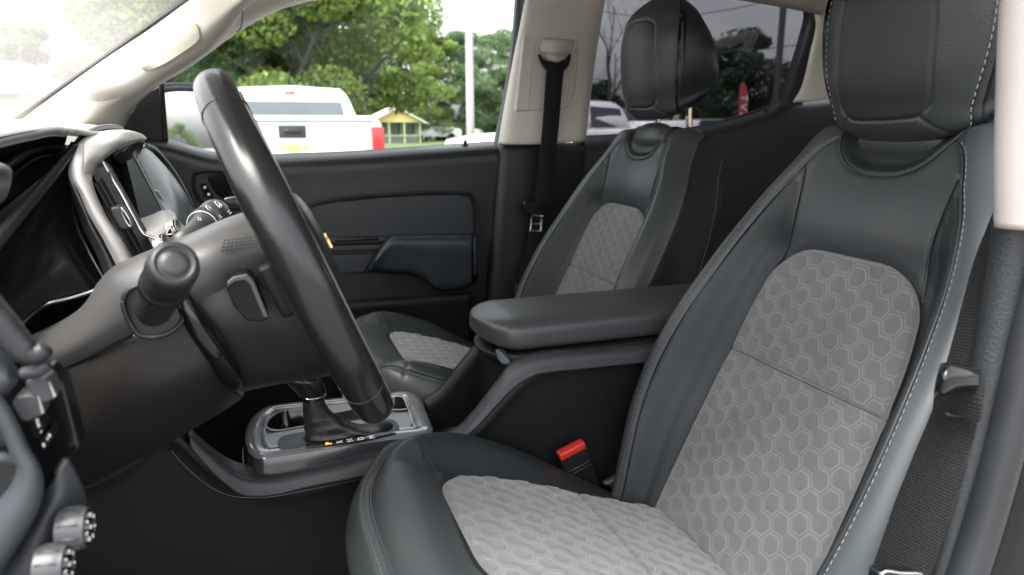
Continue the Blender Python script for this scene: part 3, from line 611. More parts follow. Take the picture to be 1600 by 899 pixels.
# --- rear door with dark tinted window
rd = empty('rear_door', (1.3, 1.78, .55), 'black rear door with privacy glass behind the passenger seat', 'car door')
rp = [[at(x, y-2, 1.80), at(x, y+2, 1.775), at(x, y+9, 1.745), at(x, y+20, 1.735), at(x, y+80, 1.73), at(x, y+240, 1.73), at(x, y+420, 1.73)] for x, y in ((895, 216), (950, 214), (1010, 211), (1080, 202), (1150, 186), (1200, 170), (1222, 158), (1260, 158), (1330, 152), (1440, 150))]
sheet('door_panel', rp, M['plastic_soft'], rd, 50, 60, .008)
tube('window_seal', [at(x, y, 1.80) for x, y in ((905, 214), (950, 212), (1010, 208), (1080, 200), (1150, 183), (1200, 167), (1218, 158))], .003, M['rubber'], rd, 8, 50)
wf = AT([[(1205, -30, 1.80), (1228, -6, 1.80), (1248, 6, 1.80), (1255, 22, 1.80), (1247, 60, 1.80), (1230, 115, 1.80), (1214, 163, 1.80), (1205, 200, 1.80)],
         [(1212, -40, 1.77), (1240, -10, 1.77), (1258, 4, 1.77), (1266, 24, 1.77), (1258, 62, 1.77), (1242, 118, 1.77), (1226, 166, 1.77), (1215, 205, 1.77)],
         [(1225, -45, 1.755), (1255, -4, 1.755), (1276, 12, 1.755), (1282, 34, 1.755), (1275, 70, 1.755), (1262, 125, 1.755), (1252, 172, 1.755), (1245, 215, 1.755)]])
sheet('window_frame', wf, M['plastic'], rd, 20, 60, .01, flip=False)
tube('window_frame_top', [at(925, -60, 1.76), at(1060, -40, 1.76), at(1150, -14, 1.76), (at(1192, -4, 1.76)), at(1232, 3, 1.765), at(1250, 12, 1.77)], .008, M['rubber'], rd, 10, 40)
shape('window_pane', np.array([at(900, 222, 1.82), at(1100, 205, 1.82), at(1225, 170, 1.82), at(1262, 10, 1.80), at(1200, -30, 1.78), at(1060, -80, 1.76), at(930, -80, 1.76)]), (0, .004, 0), M['tint'], rd, 0, smooth=False)
tube('lock_knob', [at(1197, 178, 1.765), at(1197, 170, 1.765)], .004, M['plastic'], rd, 10, 6)

# rear quarter: beige C pillar, rear wall, roof lining
cp = AT([[(1250, -20, 1.775), (1268, 16, 1.775), (1272, 36, 1.775), (1263, 80, 1.775), (1248, 140, 1.775), (1236, 162, 1.775)],
         [(1262, -20, 1.72), (1283, 14, 1.735), (1287, 36, 1.735), (1278, 80, 1.735), (1262, 140, 1.735), (1250, 160, 1.735)],
         [(1290, -25, 1.69), (1300, 16, 1.70), (1300, 40, 1.70), (1292, 80, 1.70), (1278, 140, 1.70), (1272, 158, 1.70)],
         [(1345, -30, 1.60), (1345, 20, 1.62), (1342, 50, 1.63), (1335, 80, 1.63), (1322, 130, 1.63), (1318, 152, 1.63)],
         [(1420, -30, 1.50), (1420, 20, 1.52), (1418, 50, 1.53), (1410, 80, 1.53), (1400, 130, 1.53), (1396, 150, 1.53)]])
sheet('rear_pillar_trim', cp, M['beige'], cab, 40, 40, .006, flip=True)
tube('coat_hook', [at(1306, 72, 1.62), at(1300, 80, 1.605), at(1302, 92, 1.60), at(1310, 98, 1.60)], .006, M['plastic'], cab, 10, 24)
rf = []
for y in np.linspace(.27, 1.74, 9):
    k = 1-abs(y-1.005)/.735; k = k**.35 if k > 0 else 0
    rf.append([V(-.02, y, 1.60+.10*k), V(.2, y, 1.66+.10*k), V(.7, y, 1.695+.09*k), V(1.3, y, 1.68+.09*k), V(1.75, y, 1.62+.09*k), V(1.95, y, 1.52+.06*k)])
sheet('roof_lining', rf, M['headliner'], cab, 50, 50, .01, flip=False)
mb = MB(); mb.box((-.33, 1.775, .84), (.62, .02, .72)); mb.build('kick_panel', M['plastic'], cab, smooth=False)
mb = MB(); mb.box((1.98, 1.0, .98), (.03, 1.5, 1.0)); mb.build('rear_wall', M['plastic'], cab, smooth=False)
mb = MB(); mb.box((-.62, 1.0, .85), (.03, 1.5, .9)); mb.build('firewall', M['plastic'], cab, smooth=False)
mb = MB(); mb.box((.7, 1.0, .50), (2.7, 1.46, .02)); fl = mb.build('floor', M['carpet'], None, smooth=False); tag(fl, kind='structure'); fl.name = 'cab_floor'
# outer skins so daylight enters only through the openings
mb = MB(); mb.box((.6, 1.88, .82), (2.7, .02, .74)); mb.build('outer_side', M['white_paint'], cab, smooth=False)
mb = MB(); mb.box((.7, 1.0, 1.82), (2.0, 1.2, .02)); mb.box((1.6, .3, .85), (.9, .02, .9)); mb.build('outer_skin', M['white_paint'], cab, smooth=False)
# windscreen
ws = [[V(-.60, .30, 1.30), V(-.34, .33, 1.46), V(-.06, .38, 1.63)], [V(-.68, .7, 1.30), V(-.40, .7, 1.48), V(-.08, .7, 1.66)], [V(-.68, 1.3, 1.30), V(-.40, 1.3, 1.48), V(-.08, 1.3, 1.66)], [at(5, 210, 1.80), at(150, 105, 1.71), at(330, -25, 1.60)]]
g = sheet('windscreen', ws, M['screen_glass'], cab, 30, 30, .004)

# --- rear bench (dark, behind the front seats)
rb = empty('rear_bench', (1.7, 1.0, .62), 'dark rear bench half hidden behind the two front seats', 'rear seat')
for y in (.68, 1.38):
    mb = MB(); mb.box((1.72, y, 1.0), (.14, .62, .52), (nrm(V(1, 0, -.2)), V(0, 1, 0), nrm(V(.2, 0, 1)))); mb.build('backrest', M['leather_side'], rb, bevel=.03, seg=4)
mb = MB(); mb.box((1.50, 1.02, .74), (.5, 1.3, .16)); mb.build('seat_cushion', M['leather_side'], rb, bevel=.03, seg=4)

# --- passenger seat belt
pb = empty('seat_belt', at(860, 300, 1.63), 'black seat belt hanging from the beige cover on the far pillar', 'seat belt')
def belt(name, pts, w, mat, parent, n=60, th=.0014, wdir=None):
    """flat webbing through 3-D points; wdir = direction of its width"""
    P = cr(np.array(pts), n); T = np.gradient(P, axis=0); T /= np.linalg.norm(T, axis=1)[:, None]; wd = np.asarray(wdir if wdir is not None else (1, 0, 0), float)
    W = np.array([nrm(wd-np.dot(wd, t)*t) for t in T]); Nn = np.cross(T, W); ww = np.interp(np.linspace(0, 1, n), np.linspace(0, 1, len(np.atleast_1d(w))), np.atleast_1d(w))
    sec = [(-.5, 0), (-.47, .5), (.47, .5), (.5, 0), (.47, -.5), (-.47, -.5)]
    G = np.stack([P+W*(a*ww[:, None])+Nn*(b*th*2) for a, b in sec], 1); uv = np.stack([np.repeat(np.array([[a for a, b in sec]]), n, 0)*ww[:, None], np.repeat(np.linspace(0, 1, n)[:, None]*np.sum(np.linalg.norm(np.diff(P, axis=0), axis=1)), len(sec), 1)], -1)
    return grid_obj(name, G, mat, parent, cyc=True, caps=True, flip=True, uv=uv)
def web_mat():
    m = principled('belt_webbing', (.018, .018, .019), .75, spec=.35); b = m.node_tree.nodes['Principled BSDF']; uv = N(m, 'ShaderNodeUVMap')
    ws_ = []
    for d, s in (('X', 150), ('Y', 115)):
        w = N(m, 'ShaderNodeTexWave'); w.bands_direction = d; w.inputs['Scale'].default_value = s; w.inputs['Distortion'].default_value = .4; L(m, uv.outputs[0], w.inputs['Vector']); ws_.append(w)
    mu = N(m, 'ShaderNodeMath', operation='MULTIPLY'); L(m, ws_[0].outputs['Fac'], mu.inputs[0]); L(m, ws_[1].outputs['Fac'], mu.inputs[1])
    bp_ = N(m, 'ShaderNodeBump'); bp_.inputs['Strength'].default_value = 1; bp_.inputs['Distance'].default_value = .0012; L(m, mu.outputs[0], bp_.inputs['Height']); L(m, bp_.outputs['Normal'], b.inputs['Normal'])
    mx = N(m, 'ShaderNodeMix', data_type='RGBA'); mx.inputs[6].default_value = (.003, .003, .0035, 1); mx.inputs[7].default_value = (.013, .013, .014, 1); L(m, mu.outputs[0], mx.inputs[0]); L(m, mx.outputs[2], b.inputs['Base Color'])
    return m
M['web'] = web_mat()
belt('webbing', [at(869, 98, 1.635), at(866, 125, 1.632), at(860, 200, 1.63), at(848, 310, 1.628), at(826, 420, 1.628), at(812, 470, 1.63)], [.046, .044, .042, .042, .04], M['web'], pb)
shape('belt_guide', outl([(843, 84), (848, 100), (858, 111), (872, 113), (885, 108), (891, 96), (892, 84), (884, 92), (868, 98), (852, 94)], 1.64, 70), (0, .012, 0), M['plastic'], pb, .003)
cv = AT([[(850, 59, 1.668), (870, 60, 1.665), (897, 63, 1.668)], [(847, 63, 1.645), (870, 64, 1.635), (896, 66, 1.65)], [(845, 80, 1.64), (868, 82, 1.628), (892, 80, 1.645)], [(852, 84, 1.645), (868, 86, 1.635), (890, 84, 1.65)], [(856, 94, 1.648), (868, 97, 1.645), (887, 95, 1.652)], [(860, 99, 1.66), (872, 101, 1.66), (889, 98, 1.665)]])
sheet('height_adjuster', cv, M['beige'], pb, 30, 30, .01, flip=True)
shape('tongue_grip', outl([(819, 316), (823, 314), (857, 318), (858, 333), (850, 337), (824, 333), (819, 326)], 1.618, 50), (0, .016, 0), M['gloss_black'], pb, .003)
tg = outl([(829, 335), (849, 337), (846, 362), (828, 363), (827, 352)], 1.619)
o = MB()
for a, b in (((831, 336), (829, 361)), ((847, 338), (845, 361)), ((829, 361), (845, 361)), ((831, 350), (846, 350)), ((831, 337), (848, 338))): o.tube([at(*a, 1.619), at(*b, 1.619)], .0028, 6, 4)
o.build('tongue_plate', principled('worn_steel', (.45, .45, .44), .4, 1.), pb)
shape('floor_anchor', outl([(806, 444), (816, 446), (816, 460), (811, 466), (805, 458)], 1.615), (0, .01, 0), M['plastic_grey'], pb, .003)

#SECTION steering wheel
M['rim'] = bump(principled('worn_rim_leather', (.010, .0098, .010), .22, spec=.5), 'leather', 520, .08, .0004, mix=.2, rvar=.08)
M['dash'] = bump(principled('dash_vinyl', (.030, .030, .031), .32, spec=.8), 'leather', 800, .22, .0005, mix=.06)
M['dash_dark'] = bump(principled('dash_black_vinyl', (.010, .011, .012), .38, spec=.5), 'leather', 420, .35, .0006, mix=.1)
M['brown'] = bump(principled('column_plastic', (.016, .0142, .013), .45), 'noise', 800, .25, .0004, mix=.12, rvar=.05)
M['gloss_panel'] = principled('satin_black_panel', (.007, .009, .010), .22)
M['silver_dark'] = bump(principled('satin_metal_paint', (.52, .50, .475), .42, .15), 'noise', 500, .05, .0002)
M['orange'] = principled('lit_letter', (.9, .2, .05), .5, Emission_Color=(1, .25, .05, 1), Emission_Strength=.9)
M['gold'] = principled('gold_badge', (.72, .5, .2), .35, .6)
WC = V(.031, .725, 1.2145); TW = .383; wd = V(-math.sin(TW), 0, math.cos(TW)); wn = V(math.cos(TW), 0, math.sin(TW)); WR = .171
wheel = empty('steering_wheel', WC, 'black leather steering wheel seen almost edge on in the left foreground', 'steering wheel')
th = np.linspace(0, 2*math.pi, 220, endpoint=False); ps = np.linspace(0, 2*math.pi, 40, endpoint=False)
ctr = WC+WR*(np.cos(th)[:, None]*wd-np.sin(th)[:, None]*eY); rad = np.cos(th)[:, None]*wd-np.sin(th)[:, None]*eY
fat = 1+.10*np.exp(-((((th+math.pi) % (2*math.pi)-math.pi)-1.1)/.35)**2)+.10*np.exp(-((((th+math.pi) % (2*math.pi)-math.pi)+1.1)/.35)**2)
ra = .0160*fat; na = .0180*fat
G = ctr[:, None]+ (ra[:, None]*np.cos(ps)[None])[..., None]*rad[:, None]+(na[:, None]*np.sin(ps)[None])[..., None]*wn
G = np.concatenate([G, G[:1]], 0); grid_obj('rim', G, M['rim'], wheel, cyc=True, flip=True)
for tdeg in (33, -33, 128, -128):
    t = R_(tdeg); c = WC+WR*(math.cos(t)*wd-math.sin(t)*eY); r_ = math.cos(t)*wd-math.sin(t)*eY
    P = [c+(.0160*math.cos(a)*r_+.0181*math.sin(a)*wn)*(fat[int(abs(tdeg)/360*220)]) for a in np.linspace(0, 2*math.pi, 40)]; tube('rim_seam', P, .0007, M['gloss_black'], wheel, 6, 60)
# inner edge trim line of the rim on the driver's side
P = [WC+(WR-.004)*(math.cos(a)*wd-math.sin(a)*eY)+wn*.0185 for a in np.linspace(.35, 2*math.pi-.35, 60)]
tube('rim_stitching', P, .0011, M['thread_dark'], wheel, 6, 200)
# hub with airbag cover (towards the driver) and back cover (towards the dash)
def disc_loft(rows, axis, u, v, c0, k=60, e=.8):
    """rows: (offset along axis, half-width along u, half-height along v, shift v)"""
    a = np.linspace(0, 2*math.pi, k, endpoint=False); pw = lambda x: np.sign(x)*np.abs(x)**e; out = []
    for q in rows: o, hw, hh = q[:3]; sv = q[3] if len(q) > 3 else 0; su = q[4] if len(q) > 4 else 0; out.append(c0+axis*o+(u*(hw*pw(np.cos(a))+su)[:, None])+(v*(hh*pw(np.sin(a))+sv)[:, None]))
    return np.array(out)
def dense(rows, n): return cr(np.array([list(r)+[0]*(5-len(r)) for r in rows], float), n)
G = disc_loft(dense([(.0, .075, .060), (.008, .078, .062), (.02, .072, .056), (.027, .05, .042), (.029, .02, .02)], 40), wn, eY, wd, WC)
grid_obj('airbag_cover', G, M['dash_dark'], wheel, cyc=True, caps=True)
mbd = MB(); bw = .013
bt = [(-bw*1.5, .0045), (-bw*.35, .0045), (-bw*.28, .008), (bw*.28, .008), (bw*.35, .0045), (bw*1.6, .0045), (bw*1.35, -.0045), (bw*.35, -.0045), (bw*.28, -.008), (-bw*.28, -.008), (-bw*.35, -.0045), (-bw*1.75, -.0045)]
shape('emblem', np.array([WC+wn*.029+a*eY+b*wd for a, b in bt]), tuple(wn*.003), M['gold'], wheel, .0005)
G = disc_loft(dense([(.004, .088, .064, -.008), (-.02, .086, .064, -.010), (-.045, .080, .060, -.012), (-.062, .072, .056, -.014)], 50), wn, eY, wd, WC)
bc = grid_obj('hub_cover', G, M['dash_dark'], wheel, cyc=True, caps=True, flip=True)
# spokes
for sgn_, (u0, v0) in ((-1, (-.165, .0)), (1, (.165, .0))):
    rows = []
    for k in np.linspace(0, 1, 14):
        y = sgn_*(.07+(.098)*k); hh = .040-.018*k**.7; dd = .022-.006*k
        a = np.linspace(0, 2*math.pi, 28, endpoint=False); rows.append(WC+eY*y+wn*(-.004)+(wd*(hh*np.sign(np.cos(a))*np.abs(np.cos(a))**.7-.01*k)[:, None])+(wn*(dd*np.sign(np.sin(a))*np.abs(np.sin(a))**.7)[:, None]))
    sp = grid_obj('spoke', np.array(rows), M['dash_dark'], wheel, cyc=True, caps=True, flip=(sgn_ < 0))
    # switch pad on the back of the spoke
    mb = MB(); c = WC+eY*sgn_*.115-wn*.026; mb.box(c, (.014, .022, .048), (wn, eY, wd)); mb.build('rocker_switch', M['rocker'], sp, bevel=.004, seg=3)
for s_ in (-1, 1):
    P = [WC-wd*.07+eY*s_*.03, WC-wd*.12+eY*s_*.045, WC-wd*.168+eY*s_*.05]; 
    grid_obj('spoke', tube_geo(np.array(P), [.016, .012, .014], 16, 20), M['gloss_panel'], wheel, cyc=True, caps=True, flip=True)

#SECTION column
col = empty('steering_column', at(300, 540, .72), 'dark steering column shroud behind the wheel carrying two control stalks', 'steering column')
# upper shroud: sheet from the seam over the top
us = AT([[(30, 560, .80), (85, 583, .72), (150, 553, .665), (213, 523, .645), (250, 505, .64), (283, 489, .64), (330, 470, .64), (390, 450, .65), (450, 430, .66)],
         [(28, 545, .79), (80, 553, .70), (150, 520, .65), (208, 490, .632), (245, 472, .628), (283, 455, .628), (330, 435, .63), (390, 418, .64), (450, 400, .65)],
         [(28, 535, .80), (90, 520, .71), (155, 485, .65), (205, 455, .632), (245, 437, .628), (285, 422, .628), (330, 405, .63), (390, 390, .64), (450, 372, .65)],
         [(40, 528, .82), (110, 495, .73), (156, 455, .665), (190, 430, .645), (240, 408, .64), (290, 390, .64), (335, 375, .642), (395, 355, .65), (455, 335, .66)],
         [(60, 524, .86), (130, 480, .77), (153, 442, .70), (178, 418, .675), (235, 393, .672), (288, 372, .67), (340, 350, .672), (395, 332, .68), (455, 312, .69)],
         [(80, 524, .92), (150, 478, .84), (165, 440, .78), (195, 415, .76), (245, 392, .76), (295, 372, .76), (345, 350, .76), (400, 330, .77), (460, 310, .78)],
         [(100, 540, .95), (160, 500, .88), (175, 462, .85), (215, 430, .84), (265, 408, .84), (310, 390, .84), (355, 370, .84), (410, 350, .84), (470, 330, .85)]])
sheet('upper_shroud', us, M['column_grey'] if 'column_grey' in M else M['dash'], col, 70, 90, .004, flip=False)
ls = AT([[(60, 600, .78), (85, 584, .715), (150, 554, .66), (213, 524, .64), (260, 502, .637), (300, 484, .637), (330, 470, .64)],
         [(85, 640, .74), (110, 620, .70), (165, 590, .655), (225, 558, .64), (275, 535, .637), (318, 515, .637), (340, 500, .64)],
         [(100, 700, .76), (125, 680, .72), (180, 645, .67), (240, 615, .65), (290, 590, .645), (340, 565, .645), (356, 555, .65)],
         [(115, 745, .80), (145, 725, .76), (200, 695, .72), (255, 665, .70), (305, 640, .69), (350, 616, .69), (372, 603, .70)],
         [(122, 763, .86), (150, 752, .82), (205, 722, .79), (260, 693, .77), (310, 665, .76), (352, 640, .76), (378, 622, .77)],
         [(140, 750, .95), (170, 738, .92), (220, 710, .89), (270, 680, .87), (320, 652, .87), (360, 630, .87), (385, 610, .87)]])
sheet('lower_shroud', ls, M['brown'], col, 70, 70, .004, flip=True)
# shroud piece behind the hub (right of the dark gap)
hs2 = AT([[(268, 462, .645), (300, 455, .64), (345, 445, .64), (420, 430, .65), (480, 420, .66)],
          [(290, 505, .642), (330, 495, .635), (380, 490, .635), (440, 490, .64), (500, 480, .65)],
          [(330, 560, .66), (360, 555, .655), (410, 548, .655), (460, 545, .66), (510, 540, .67)],
          [(362, 603, .70), (390, 600, .695), (430, 594, .69), (480, 585, .70), (520, 575, .70)],
          [(372, 615, .76), (400, 608, .76), (440, 600, .76), (490, 592, .76), (530, 585, .76)]])
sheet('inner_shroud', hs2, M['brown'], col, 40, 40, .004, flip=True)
tube('shroud_gap', [at(283, 466, .630), at(308, 508, .628), at(338, 553, .637), at(360, 590, .662), at(370, 606, .69)], [.008, .0095, .0095, .009, .006], M['gloss_black'], col, 10, 50)
tube('shroud_seam', [at(80, 586, .717), at(150, 553.5, .6575), at(213, 523.5, .636)], .0011, M['gloss_black'], col, 6, 30)
# stalk opening and stalks
ho = outl([(193, 470), (200, 455), (225, 445), (262, 455), (282, 480), (285, 500), (268, 518), (240, 527), (217, 523), (203, 505), (195, 487)], .624, 70)
shape('stalk_opening', ho, (0, .008, 0), M['gloss_black'], col, .002)
tube('opening_rim', list(np.vstack([ho, ho[:1]])), .0022, M['dash_dark'], col, 8, 90)
def stalk(p0, p1, r0, r1, cap, name, mats):
    a = nrm(p1-p0); Lh = np.linalg.norm(p1-p0); u = nrm(np.cross(a, V(0, 0, 1))); v = np.cross(u, a)
    rows = [(0, r0), (Lh*.25, r0*.98), (Lh*.55, r0*1.02), (Lh*.58, r1*.98), (Lh*.585, r1*1.05), (Lh*.70, r1*1.05), (Lh*.705, r1*.97), (Lh*.72, r1*.97), (Lh*.725, r1*1.05), (Lh*.94, r1*1.05), (Lh*.985, r1*.97), (Lh, r1*.80), (Lh*1.0, r1*.74), (Lh*.992, r1*.70), (Lh*.990, r1*.60), (Lh*.999, r1*.55), (Lh*1.003, r1*.3), (Lh*1.004, .0002)]
    an = np.linspace(0, 2*math.pi, 48, endpoint=False)
    G = np.array([p0+a*o+(np.cos(an)[:, None]*u+np.sin(an)[:, None]*v)*r for o, r in rows]); o = grid_obj(name, G, mats, col, cyc=True, caps=True, flip=True)
    mb = MB()
    for k in range(44):
        t = 2*math.pi*k/44; d = math.cos(t)*u+math.sin(t)*v; mb.tube([p0+a*Lh*.60+d*r1*1.05, p0+a*Lh*.69+d*r1*1.05], r1*.045, 5, 3)
    mb.build('grip_ring', mats, o); return o, a, u, v
p0, p1 = at(236, 494, .655), at(273, 411, .497)
M['stalk'] = bump(principled('stalk_plastic', (.020, .019, .0185), .42), 'noise', 900, .2, .0003, mix=.08)
stalk(p0, p1, .0145, .0158, 0, 'indicator_stalk', M['stalk'])
q0, q1 = at(282, 385, .80), at(339, 331, .915)
st, a, u, v = stalk(q0, q1, .0125, .0165, 0, 'wiper_stalk', M['stalk_grey'] if 'stalk_grey' in M else M['dash'])
# printed symbols on the wiper stalk, facing the camera
fd = nrm(cC-(q0+q1)/2); ff = nrm(fd-np.dot(fd, a)*a); up_ = np.cross(ff, a)
def mark(o, cpt, sz, kind):
    mb = MB()
    e1, e2 = a*sz, -np.cross(a, ff)*sz
    f = lambda x, y: cpt+e1*x+e2*y+ff*.0006
    if kind == 'wiper':
        mb.tube([f(-.9, -.7), f(-.5, .8), f(.5, .8), f(.9, -.7), f(0, -.35), f(-.9, -.7)], sz*.12, 5, 30); mb.tube([f(0, -.9), f(.5, .3)], sz*.12, 5, 4)
    elif kind == 'drops':
        for x, y in ((-.6, .4), (0, .8), (.6, .4), (0, 0)): mb.tube([f(x, y), f(x+.05, y+.3)], sz*.14, 5, 4)
    elif kind == 'bars':
        for k in range(3): mb.tube([f(-.8, -.8+k*.7), f(.8, -.8+k*.7)], sz*.13, 5, 4)
    mb.build('wiper_symbol', M['white_mark'], o)
for k, off, sz, kd in ((.84, .25, .0052, 'wiper'), (.90, -.45, .0042, 'bars'), (.66, .45, .0046, 'wiper'), (.66, -.25, .0036, 'bars'), (.42, .35, .0045, 'drops')):
    rr = (.0165*1.05 if k > .57 else .0128); ang = off*1.1; d = ff*math.cos(ang)+up_*math.sin(ang); mark(st, q0+(q1-q0)*k+d*rr, sz, kd)
ring = [q0+(q1-q0)*.565+(u*math.cos(t)+v*math.sin(t))*.0168 for t in np.linspace(0, 2*math.pi, 30)]; tube('stalk_line', ring, .0005, M['white_mark'], st, 5, 50)
# knurled pad on the wheel cover beside the rim
mb = MB()
for r_ in range(4):
    for c_ in range(11):
        x = 347+c_*6.6+r_*1.5; y = 391-r_*5.2-c_*.7+(1.1*c_ if 0 else 0)
        c = at(x, y, .632); mb.box(c, (.0021, .002, .0016), (nrm(V(1, 0, .12)), eY, nrm(V(-.12, 0, 1))))
mb.build('grip_texture', M['stalk'], wheel, smooth=False, bevel=.0006, seg=1)
rs = shape('cruise_rocker', outl([(353, 450), (356, 440), (366, 432), (386, 429), (395, 436), (404, 455), (420, 498), (410, 504), (385, 502), (366, 480)], .612), (0, .03, 0), M['rocker'], wheel, .002)
shape('rocker_edge', outl([(354, 442), (365, 433), (386, 429), (396, 437), (420, 496), (412, 497), (391, 446), (383, 438), (366, 441), (356, 449)], .6105), (0, .006, 0), M['plastic_silver'], rs, .001)

#SECTION dashboard
dash = empty('dashboard', at(100, 500, 1.0), 'black dashboard with silver framed centre vents and touch screen left of the steering wheel', 'dashboard')
dt = AT([[(-160, 184, 1.72), (-60, 186, 1.72), (40, 188, 1.74), (110, 193, 1.76), (170, 199, 1.77), (215, 212, 1.75)],
         [(-160, 186, 1.3), (-60, 186, 1.3), (20, 187, 1.3), (70, 190, 1.3), (130, 194, 1.25), (190, 202, 1.22)],
         [(-160, 200, .9), (-60, 198, .95), (0, 194, 1.0), (50, 191, 1.0), (100, 196, 1.0), (150, 206, .95)],
         [(-160, 232, .75), (-60, 224, .76), (0, 214, .79), (50, 205, .83), (88, 201, .86), (104, 202, .87)],
         [(-160, 242, .745), (-60, 233, .755), (0, 223, .785), (50, 213, .825), (90, 207, .86), (107, 206, .868)]])
sheet('dash_top', dt, M['dash_sheen'], dash, 60, 70, .006, flip=True)
ul = AT([[(-160, 240, .75), (-60, 231, .76), (0, 221, .79), (50, 211, .83), (90, 207, .865), (106, 207, .875)],
         [(-160, 262, .85), (-60, 250, .86), (0, 240, .88), (50, 228, .90), (90, 222, .92), (103, 222, .93)],
         [(-160, 300, .98), (-60, 275, .99), (0, 262, 1.0), (50, 246, 1.0), (88, 236, 1.0), (98, 232, 1.0)],
         [(-160, 400, 1.0), (-60, 380, 1.02), (0, 330, 1.03), (50, 290, 1.03), (85, 262, 1.03), (96, 250, 1.02)]])
mb = MB(); mb.box((-.48, 1.01, 1.07), (.26, 1.30, .46)); mb.build('dash_core', M['plastic'], dash, smooth=False)
sheet('hood_underside', ul, M['dash_dark'], dash, 40, 50, .004, flip=True)
tube('hood_arc', [at(-40, 290, .90), at(8, 262, .92), (at(30, 246, .93)), at(50, 235, .94), at(70, 229, .95), at(90, 226, .96), at(98, 230, .965), at(98, 240, .97)], .0042, M['dash'], dash, 10, 60)
tube('hood_arc', [at(-40, 330, .94), at(20, 275, .96), at(40, 258, .97), at(60, 247, .975), at(80, 243, .98), at(90, 246, .985)], .0025, M['dash_dark'], dash, 10, 60)
nb = AT([[(-80, 238, .52), (-30, 250, .53), (4, 256, .56), (17, 264, .60)], [(-80, 262, .50), (-30, 264, .51), (6, 262, .54), (19, 268, .585)], [(-80, 300, .50), (-30, 300, .51), (8, 285, .545), (18, 284, .59)], [(-80, 330, .52), (-40, 330, .53), (0, 318, .57), (12, 305, .61)]])
sheet('hood_near_end', nb, M['dash'], dash, 24, 24, .008, flip=True)
# curved side of the instrument binnacle (glossy)
bs = AT([[(120, 222, .90), (113, 236, .885), (60, 300, .83), (0, 372, .77), (-80, 460, .70)],
         [(126, 262, .905), (115, 268, .89), (62, 330, .85), (0, 405, .79), (-80, 480, .71)],
         [(116, 330, .90), (100, 335, .885), (55, 380, .85), (0, 445, .80), (-80, 520, .72)],
         [(140, 392, .90), (120, 400, .88), (65, 430, .85), (0, 490, .80), (-80, 545, .73)],
         [(166, 440, .885), (150, 452, .87), (78, 472, .84), (20, 512, .80), (-80, 570, .74)]])
sheet('binnacle_side', bs, M['gloss_panel'], dash, 50, 50, .006, flip=False)
tube('binnacle_rib', [at(118, 229, .885), at(109, 240, .875), at(60, 300, .825), at(0, 372, .765), at(-60, 445, .70)], [.0035, .0055, .006, .0065, .007], M['dash_dark'], dash, 12, 60)
tube('chrome_lip', [at(166, 446, .862), at(150, 453, .86), at(110, 466, .85), at(72, 475, .84), at(52, 484, .835), at(35, 500, .83), at(22, 516, .825), at(17, 530, .82)], .0026, M['chrome'], dash, 8, 60)
sheet('lower_gap', AT([[(175, 448, .90), (110, 468, .87), (70, 480, .86), (40, 505, .85), (10, 540, .84)], [(190, 480, .92), (130, 500, .90), (80, 520, .90), (50, 545, .88), (15, 590, .86)]]), M['gloss_black'], dash, 10, 30, .01)
# pebbled filler and silver frame of the centre stack
pf_ = AT([[(104, 268, .885), (106, 285, .88), (116, 318, .875), (132, 362, .87), (152, 402, .865), (166, 440, .86)], [(108, 262, .872), (109, 282, .868), (124, 312, .862), (143, 355, .86), (164, 392, .86), (180, 425, .86)], [(116, 262, .87), (120, 282, .87), (134, 312, .868), (154, 355, .868), (175, 392, .87), (192, 420, .87)]])
sheet('pebbled_filler', pf_, M['dash'], dash, 16, 60, .004, flip=False)
sf = AT([[(116, 235, .89), (107, 258, .875), (108, 279, .868), (123, 301, .862), (137, 333, .858), (160, 373, .855), (183, 418, .855)],
         [(121, 228, .885), (116, 252, .868), (117, 278, .860), (131, 300, .853), (146, 332, .850), (170, 373, .848), (194, 415, .85)],
         [(130, 224, .895), (129, 250, .870), (130, 275, .862), (142, 302, .856), (158, 334, .853), (183, 373, .852), (204, 410, .853)],
         [(140, 228, .92), (140, 250, .890), (142, 270, .880), (150, 302, .876), (165, 334, .875), (190, 373, .875), (210, 406, .876)]])
fr_ = sheet('silver_frame', sf, M['silver_dark'], dash, 40, 80, .004, flip=False)
sf2 = AT([[(107, 264, .878), (112, 243, .888), (124, 222, .905), (152, 207, .96), (190, 203, 1.02), (218, 208, 1.10), (229, 215, 1.16)],
          [(113, 268, .868), (118, 246, .878), (132, 226, .895), (158, 213, .945), (192, 207, 1.0), (217, 211, 1.08), (229, 217, 1.15)],
          [(127, 272, .862), (132, 250, .872), (145, 238, .888), (166, 226, .925), (192, 215, .98), (214, 215, 1.06), (228, 219, 1.14)],
          [(140, 275, .875), (144, 258, .880), (156, 246, .895), (174, 233, .935), (196, 221, .985), (214, 218, 1.06), (226, 221, 1.14)],
          [(144, 280, .90), (150, 262, .91), (162, 250, .925), (178, 238, .96), (200, 228, 1.01), (214, 223, 1.08), (225, 223, 1.15)]])
sheet('frame_hood', sf2, M['silver_dark'], dash, 40, 80, .003, flip=True)
sheet('hood_inner', AT([[(165, 243, .935), (182, 233, .96), (205, 222, 1.03), (227, 219, 1.15)], [(176, 248, .98), (188, 240, 1.0), (209, 233, 1.07), (221, 237, 1.16)], [(190, 262, 1.02), (200, 255, 1.04), (215, 250, 1.1), (216, 252, 1.16)]]), M['gloss_black'], dash, 20, 30, .003, flip=True)
tube('frame_bead', [at(108, 262, .90), at(113, 243, .905), at(120, 228, .915), at(130, 215, .935), at(150, 203, .98), at(172, 199, 1.03), at(188, 201, 1.08)], .0042, M['dash'], dash, 10, 60)
